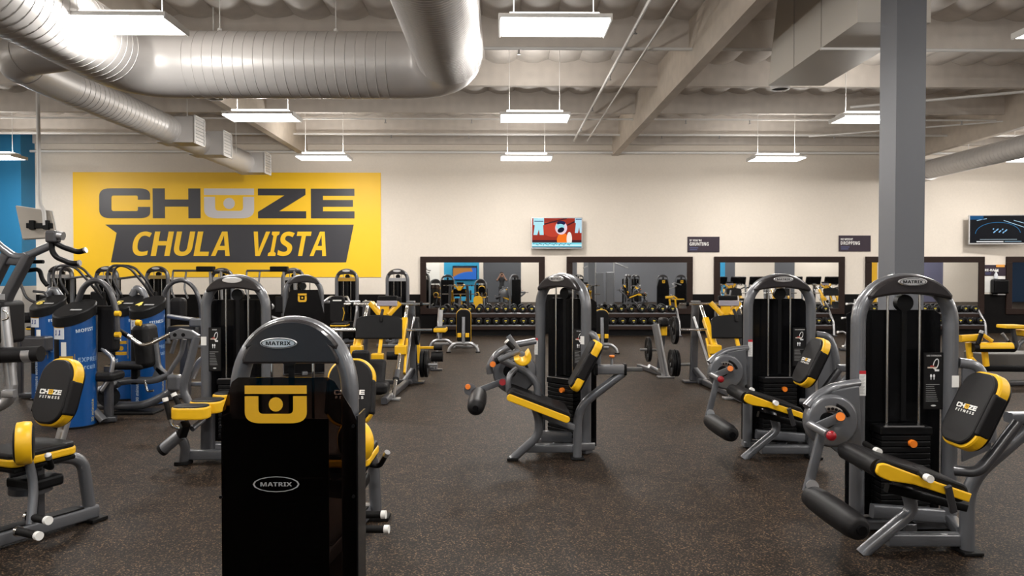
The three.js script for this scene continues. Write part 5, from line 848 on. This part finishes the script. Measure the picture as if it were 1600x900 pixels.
// ---------- right background ----------
{
  const O = onFloor(1545, 604), D = -O.z, L = (x, y, d = D) => at(x, y, d).sub(O), g = thing('hip_thrust_bench', 'yellow framed bench with a long yellow topped roll behind the near leg extension', 'bench', O), P = (n, q, m, l) => part(g, n, q, m, l);
  const r = P('padded_roll', cylBetween(L(1519, 543), L(1584, 543), 0.068, 22), M.vinyl, 'black padded roll'); part(r, 'yellow_sleeve', new THREE.CylinderGeometry(0.07, 0.07, L(1580, 543).x - L(1527, 543).x, 24, 1, false, -0.2, 2.6).rotateZ(Math.PI / 2).translate((L(1580, 543).x + L(1527, 543).x) / 2, L(1550, 543).y + 0.004, 0), M.yellow, 'yellow upper sleeve');
  P('cross_frame', bar([L(1500, 529), L(1532, 527)], 0.1, 0.1, 0), M.yellowPaint); for (const x of [1513, 1537]) P('yellow_upright', bar([L(x, 535, D + 0.05), L(x + 4, 572, D + 0.05)], 0.07, 0.07, 0), M.yellowPaint); P('yellow_brace', bar([L(1534, 522), L(1550, 533)], 0.05, 0.05, 0), M.yellowPaint); P('lower_strip', bar([L(1518, 560), L(1546, 592)], 0.06, 0.05, 0), M.yellowPaint);
  P('long_table', rbox(1.3, 0.24, 0.5, L(1580, 562, D + 0.4).x + 0.1, L(1580, 563, D + 0.4).y, -0.45, 0.02), std(lin(0.06, 0.055, 0.05), 0.5)); P('table_rail', bar([L(1522, 575, D + 0.1), L(1640, 577, D + 0.1)], 0.07, 0.09, 0), M.black); for (const x of [1530, 1630]) P('leg', bar([L(x, 575, D + 0.1), L(x, 610, D + 0.1).setY(0.02)], 0.07, 0.07, 0), M.greyDark); P('chrome_peg', cylBetween(L(1528, 537, D - 0.1), L(1534, 520, D - 0.1), 0.03, 12), M.black); P('peg_tip', cylBetween(L(1533, 521, D - 0.1), L(1535, 517, D - 0.1), 0.034, 12), M.silver); P('base', bar([V(-0.3, 0.04, 0), V(0.6, 0.04, -0.1)], 0.09, 0.07, 0), M.greyDark);
  const O2 = onFloor(1592, 566), D2 = -O2.z, L2 = (x, y) => at(x, y, D2).sub(O2), g2 = thing('preacher_bench', 'bench with a flat yellow edged pad beside the paper towel dispenser', 'bench', O2), Q = (n, q, m, l) => part(g2, n, q, m, l);
  Q('yellow_pad', rbox(0.36, 0.07, 0.3, L2(1579, 510).x, L2(1579, 510).y, 0, 0.02), M.yellow); Q('pad_post', bar([L2(1582, 512), L2(1592, 563)], 0.07, 0.07, 0), M.greyDark); Q('side_pad', rbox(0.2, 0.12, 0.3, L2(1600, 520).x, L2(1600, 520).y, 0, 0.03), M.yellow); Q('bent_frame', tube([L2(1588, 550), L2(1594, 533), L2(1612, 531)], 0.04, 0.1), M.grey); Q('base', bar([V(-0.3, 0.04, 0), V(0.4, 0.04, 0)], 0.08, 0.07, 0), M.greyDark); Q('crank', cylBetween(L2(1566, 521), L2(1574, 532), 0.03, 10), M.silver); Q('crank_arm', bar([L2(1574, 532), L2(1586, 545)], 0.05, 0.05, 0), M.black);
}
{
  const o = thing('towel_dispenser', 'black paper towel dispenser on the wall under the RE-RACK notice', 'dispenser', at(1557, 461, WALL)); part(o, 'body', rbox(0.42, 0.42, 0.24, 0, 0.24, 0.13, 0.06, 3), M.blackGloss); part(o, 'outlet', rbox(0.22, 0.05, 0.2, 0, 0.025, 0.12, 0.01), M.silver);
  const b = thing('spray_bottle', 'clear white spray bottle standing on the black towel dispenser', 'bottle', at(1556, 437.5, WALL - 0.13)); b.position.y = o.position.y + 0.452; part(b, 'bottle_body', lathe([[0, 0], [0.045, 0], [0.05, 0.02], [0.048, 0.12], [0.02, 0.18], [0.018, 0.2], [0, 0.2]], 18), std(lin(0.6, 0.62, 0.66), 0.3)); part(b, 'spray_head', rbox(0.1, 0.05, 0.04, 0.012, 0.225, 0, 0.012), M.white);
  const p = thing('wall_board', 'white board on the wall behind the towel dispenser', 'board', at(1554, 457, WALL)); part(p, 'panel', box(0.58, 0.46, 0.012, 0, 0.23, 0.008), M.white);
}
{ // leaning bar rack
  const O = onFloor(1322, 548), D = -O.z, L = (x, y) => at(x, y, D).sub(O), g = thing('bar_rack', 'leaning silver rack with short bars behind the near leg extension', 'rack', O), P = (n, q, m, l) => part(g, n, q, m, l);
  for (const dx of [0, 14]) P('leaning_post', bar([L(1320 + dx, 548), L(1337 + dx, 468)], 0.05, 0.05, 0), M.silver); for (const [x, y] of [[1324, 475], [1317, 497], [1310, 519], [1318, 541]]) { const b = P('bar_hook', tube([L(x, y), L(x + 8, y - 1), L(x + 13, y + 4), L(x + 26, y + 5)], 0.022, 0.05, 10), M.silver); part(b, 'hook_tip', cylBetween(L(x - 2, y), L(x, y), 0.026, 10), M.white); } P('base', bar([L(1312, 548).setY(0.03), L(1350, 548).setY(0.03)], 0.08, 0.05, 0), M.greyDark);
}
// ---------- things that only the mirrors show ----------
{
  let t0; for (let i = 0; i < 8; i++) {
    const pos = V(10.6 + i * 0.92, 0, -4.6), label = 'treadmill with dark console in the row reflected in the mirrors';
    if (t0) { copyOf(t0, pos); continue; }
    t0 = thing('treadmill', label, 'treadmill', pos, 0, 'treadmills in a row'); part(t0, 'deck', rbox(0.7, 0.2, 1.8, 0, 0.12, 0, 0.04), M.black); for (const s of [-1, 1]) { part(t0, 'upright', bar([V(s * 0.36, 0.15, -0.75), V(s * 0.36, 1.15, -0.6)], 0.07, 0.1, 0), M.grey); part(t0, 'hand_rail', tube([V(s * 0.36, 1.05, -0.6), V(s * 0.36, 0.95, 0)], 0.03, 0.05), M.black); } part(t0, 'console', place(rbox(0.75, 0.42, 0.08, 0, 0, 0, 0.03), V(0, 1.35, -0.62), -0.35), M.blackGloss);
  }
  const lp = scene.children.find((c) => c.name === 'leg_press'); [[10, 'first'], [12.1, 'second'], [14.2, 'third']].forEach(([x, n]) => copyOf(lp, V(x, 0, -8.6), Math.PI, 'yellow sled leg press turned to the mirrors, ' + n + ' out from the treadmill row'));
  const rv = scene.children.find((c) => c.name === 'rear_view_machine'); copyOf(rv, V(8.5, 0, -2.2), Math.PI + 0.1, 'machine tower with yellow emblem reflected in the mirror, nearer the cable tower'); copyOf(rv, V(9.5, 0, -2.0), Math.PI, 'machine tower with yellow emblem reflected in the mirror, nearer the treadmills');
  const lc = scene.children.find((c) => c.name === 'leg_curl_machine'), tm = scene.children.find((c) => c.name === 'torso_machine');
  copyOf(lc, V(6.9, 0, -0.6), Math.PI, 'leg curl machine reflected in the mirror between cable tower and emblem towers'); copyOf(tm, V(7.6, 0, 0.9), Math.PI * 0.9, 'pad machine reflected in the mirror behind the reflected leg curl machine'); copyOf(legExtension, V(4.4, 0, 1.2), Math.PI, 'leg extension machine reflected in the mirror, by the rear wall near the cable tower');
  const c = thing('cable_tower', 'grey twin column cable tower reflected in the second mirror', 'gym machine', V(5.6, 0, -1.0)), P = (n, q, m) => part(c, n, q, m); for (const s of [-1, 1]) { P('column_shroud', rbox(0.42, 1.75, 0.3, s * 0.28, 0.9, 0, 0.03), M.grey); P('guide_post', cylBetween(V(s * 0.5, 0.03, 0.1), V(s * 0.5, 2.4, 0.1), 0.04, 12), M.silver); P('cable_arm', tube([V(s * 0.5, 2.3, 0.1), V(s * 1.2, 2.0, -0.4)], 0.04, 0.02), M.silver); } P('top_bar', bar([V(-0.55, 2.4, 0.1), V(0.55, 2.4, 0.1)], 0.08, 0.08, 0), M.silver); P('base', rbox(1.2, 0.05, 0.6, 0, 0.03, 0, 0.01), M.greyDark);
  const tv = thing('rear_television', 'television with blue and orange screen on the reflected blue wall', 'television', V(-2.2, 1.75, REAR - 0.18), Math.PI); part(tv, 'casing', rbox(1.45, 0.85, 0.06, 0, 0, 0, 0.01), M.black); part(tv, 'screen', new THREE.PlaneGeometry(1.38, 0.78).translate(0, 0, 0.032), std(0x000000, 0.3, 0, { emissive: 0xffffff, emissiveIntensity: 0.9, emissiveMap: canvasTex(256, 144, (x) => { x.fillStyle = '#1668c8'; x.fillRect(0, 0, 256, 144); x.fillStyle = '#b5762a'; x.beginPath(); x.moveTo(60, 0); x.lineTo(256, 0); x.lineTo(256, 120); x.quadraticCurveTo(160, 50, 40, 60); x.closePath(); x.fill(); x.fillStyle = '#0d1a30'; x.fillRect(0, 0, 256, 18); }) }), 'lit screen'); part(tv, 'wall_arm', box(0.1, 0.1, 0.12, 0, 0, -0.09), M.black);
  const ex = thing('exit_sign', 'small green lit exit sign over the reflected white door', 'sign', V(-4.3, 2.45, REAR - 0.04), Math.PI); part(ex, 'case', rbox(0.32, 0.18, 0.05, 0, 0.09, 0, 0.01), M.white); part(ex, 'lettering', textGeo('EXIT', 0.11, 0.24, 0.004).translate(0, 0.035, 0.026), std(0x000000, 0.5, 0, { emissive: lin(0.05, 0.8, 0.3), emissiveIntensity: 1.5 }));
}
{ // the photographer, seen only in the mirror, with both arms raised round a phone
  const n = 84, half = 0.95, cy = 0.93, cz = 0.42, mc = new MarchingCubes(n, new THREE.MeshStandardMaterial(), false, false, 200000);
  const J = { pel: [0, 0.95, 0.42], waist: [0, 1.1, 0.42], chest: [0, 1.32, 0.42], neck: [0, 1.47, 0.41], head: [0, 1.62, 0.36], head2: [0, 1.68, 0.37] };
  const bones = [[J.pel, J.waist, 0.145, 0.13], [J.waist, J.chest, 0.13, 0.15], [J.chest, J.neck, 0.14, 0.07], [J.neck, J.head, 0.052, 0.06, 1], [J.head, J.head2, 0.085, 0.09, 1]];
  for (const s of [-1, 1]) { bones.push([[s * 0.06, 1.38, 0.42], [s * 0.18, 1.40, 0.42], 0.08, 0.07], [[s * 0.18, 1.40, 0.42], [s * 0.27, 1.32, 0.24], 0.056, 0.046, 2], [[s * 0.27, 1.32, 0.24], [s * 0.10, 1.60, 0.12], 0.044, 0.03, 1], [[s * 0.10, 1.60, 0.12], [s * 0.082, 1.66, 0.105], 0.03, 0.028, 1]);
    for (const [dy, k] of [[0.03, 0], [0.01, 1], [-0.012, 2], [-0.034, 3]]) bones.push([[s * 0.085, 1.655 + dy, 0.105], [s * 0.068, 1.655 + dy, 0.082], 0.013, 0.011, 1]); bones.push([[s * 0.09, 1.63, 0.12], [s * 0.06, 1.62, 0.135], 0.013, 0.011, 1]);
    bones.push([[s * 0.09, 0.93, 0.42], [s * 0.11, 0.5, 0.42], 0.095, 0.062], [[s * 0.11, 0.5, 0.42], [s * 0.12, 0.09, 0.45], 0.06, 0.042], [[s * 0.12, 0.05, 0.46], [s * 0.13, 0.035, 0.26], 0.045, 0.035, 3]); }
  const sd = (p, b) => { const [a, c, r0, r1] = b, ab = [c[0] - a[0], c[1] - a[1], c[2] - a[2]], l2 = ab[0] ** 2 + ab[1] ** 2 + ab[2] ** 2; let t = ((p[0] - a[0]) * ab[0] + (p[1] - a[1]) * ab[1] + (p[2] - a[2]) * ab[2]) / l2; t = Math.min(1, Math.max(0, t)); return Math.hypot(p[0] - a[0] - ab[0] * t, p[1] - a[1] - ab[1] * t, p[2] - a[2] - ab[2] * t) - (r0 + (r1 - r0) * t); };
  for (let k = 0; k < n; k++) for (let j = 0; j < n; j++) for (let i = 0; i < n; i++) {
    const p = [(i - n / 2) / (n / 2) * half, (j - n / 2) / (n / 2) * half + cy, (k - n / 2) / (n / 2) * half + cz]; let d = 9; for (const b of bones) { const e = sd(p, b), h = Math.max(0.03 - Math.abs(d - e), 0) / 0.03; d = Math.min(d, e) - h * h * 0.0075; } mc.field[i + j * n + k * n * n] = -d;
  }
  mc.isolation = 0; mc.update(); const cnt = mc.count, pos = mc.positionArray.slice(0, cnt * 3), nor = mc.normalArray.slice(0, cnt * 3), col = new Float32Array(cnt * 3);
  const tones = [[0.012, 0.012, 0.014], [0.38, 0.21, 0.14], [0.012, 0.012, 0.014], [0.05, 0.05, 0.05]];
  for (let i = 0; i < cnt; i++) { for (let a = 0; a < 3; a++) pos[i * 3 + a] = pos[i * 3 + a] * half + [0, cy, cz][a]; const p = [pos[i * 3], pos[i * 3 + 1], pos[i * 3 + 2]]; let best = 9, kind = 0; for (const b of bones) { const e = sd(p, b); if (e < best) { best = e; kind = b[4] || 0; } } col.set(tones[kind], i * 3); }
  const bg = new THREE.BufferGeometry(); bg.setAttribute('position', new THREE.BufferAttribute(pos, 3)); bg.setAttribute('normal', new THREE.BufferAttribute(nor, 3)); bg.setAttribute('color', new THREE.BufferAttribute(col, 3));
  const o = thing('person', 'person in dark clothes raising a phone with both hands, reflected in the mirror', 'person', V(0, 0, 0)); const body = new THREE.Mesh(bg, new THREE.MeshStandardMaterial({ vertexColors: true, roughness: 0.7 })); body.name = 'body'; body.castShadow = body.receiveShadow = true; o.add(body);
  part(o, 'hair', new THREE.SphereGeometry(0.1, 20, 14, 0, Math.PI * 2, 0, 1.7).scale(0.95, 1.05, 1.05).rotateX(0.5).translate(0, 1.69, 0.385), dull(0.02, 0.012, 0.008, 0.6)); for (const s of [-1, 1]) { part(o, 'eye', new THREE.SphereGeometry(0.011, 10, 8).translate(s * 0.032, 1.665, 0.282), M.white); part(o, 'ear', new THREE.SphereGeometry(0.025, 10, 8).scale(0.4, 1.2, 0.8).translate(s * 0.092, 1.65, 0.37), std(lin(0.38, 0.21, 0.14), 0.6)); } part(o, 'nose', new THREE.ConeGeometry(0.014, 0.04, 8).translate(0, 1.64, 0.272), std(lin(0.38, 0.21, 0.14), 0.6)); part(o, 'mouth', rbox(0.045, 0.01, 0.01, 0, 1.598, 0.285, 0.004), std(lin(0.3, 0.1, 0.08), 0.5));
  const ph = thing('phone', 'dark phone held up in the hands of the reflected person', 'phone', V(0, 1.65, 0.1)); part(ph, 'phone_body', rbox(0.148, 0.074, 0.009, 0, 0, 0, 0.004), M.blackGloss); part(ph, 'phone_lens', cylBetween(V(0, 0, -0.0065), V(0, 0, -0.004), 0.008, 14), M.silver);
}

renderer.render(scene, camera);
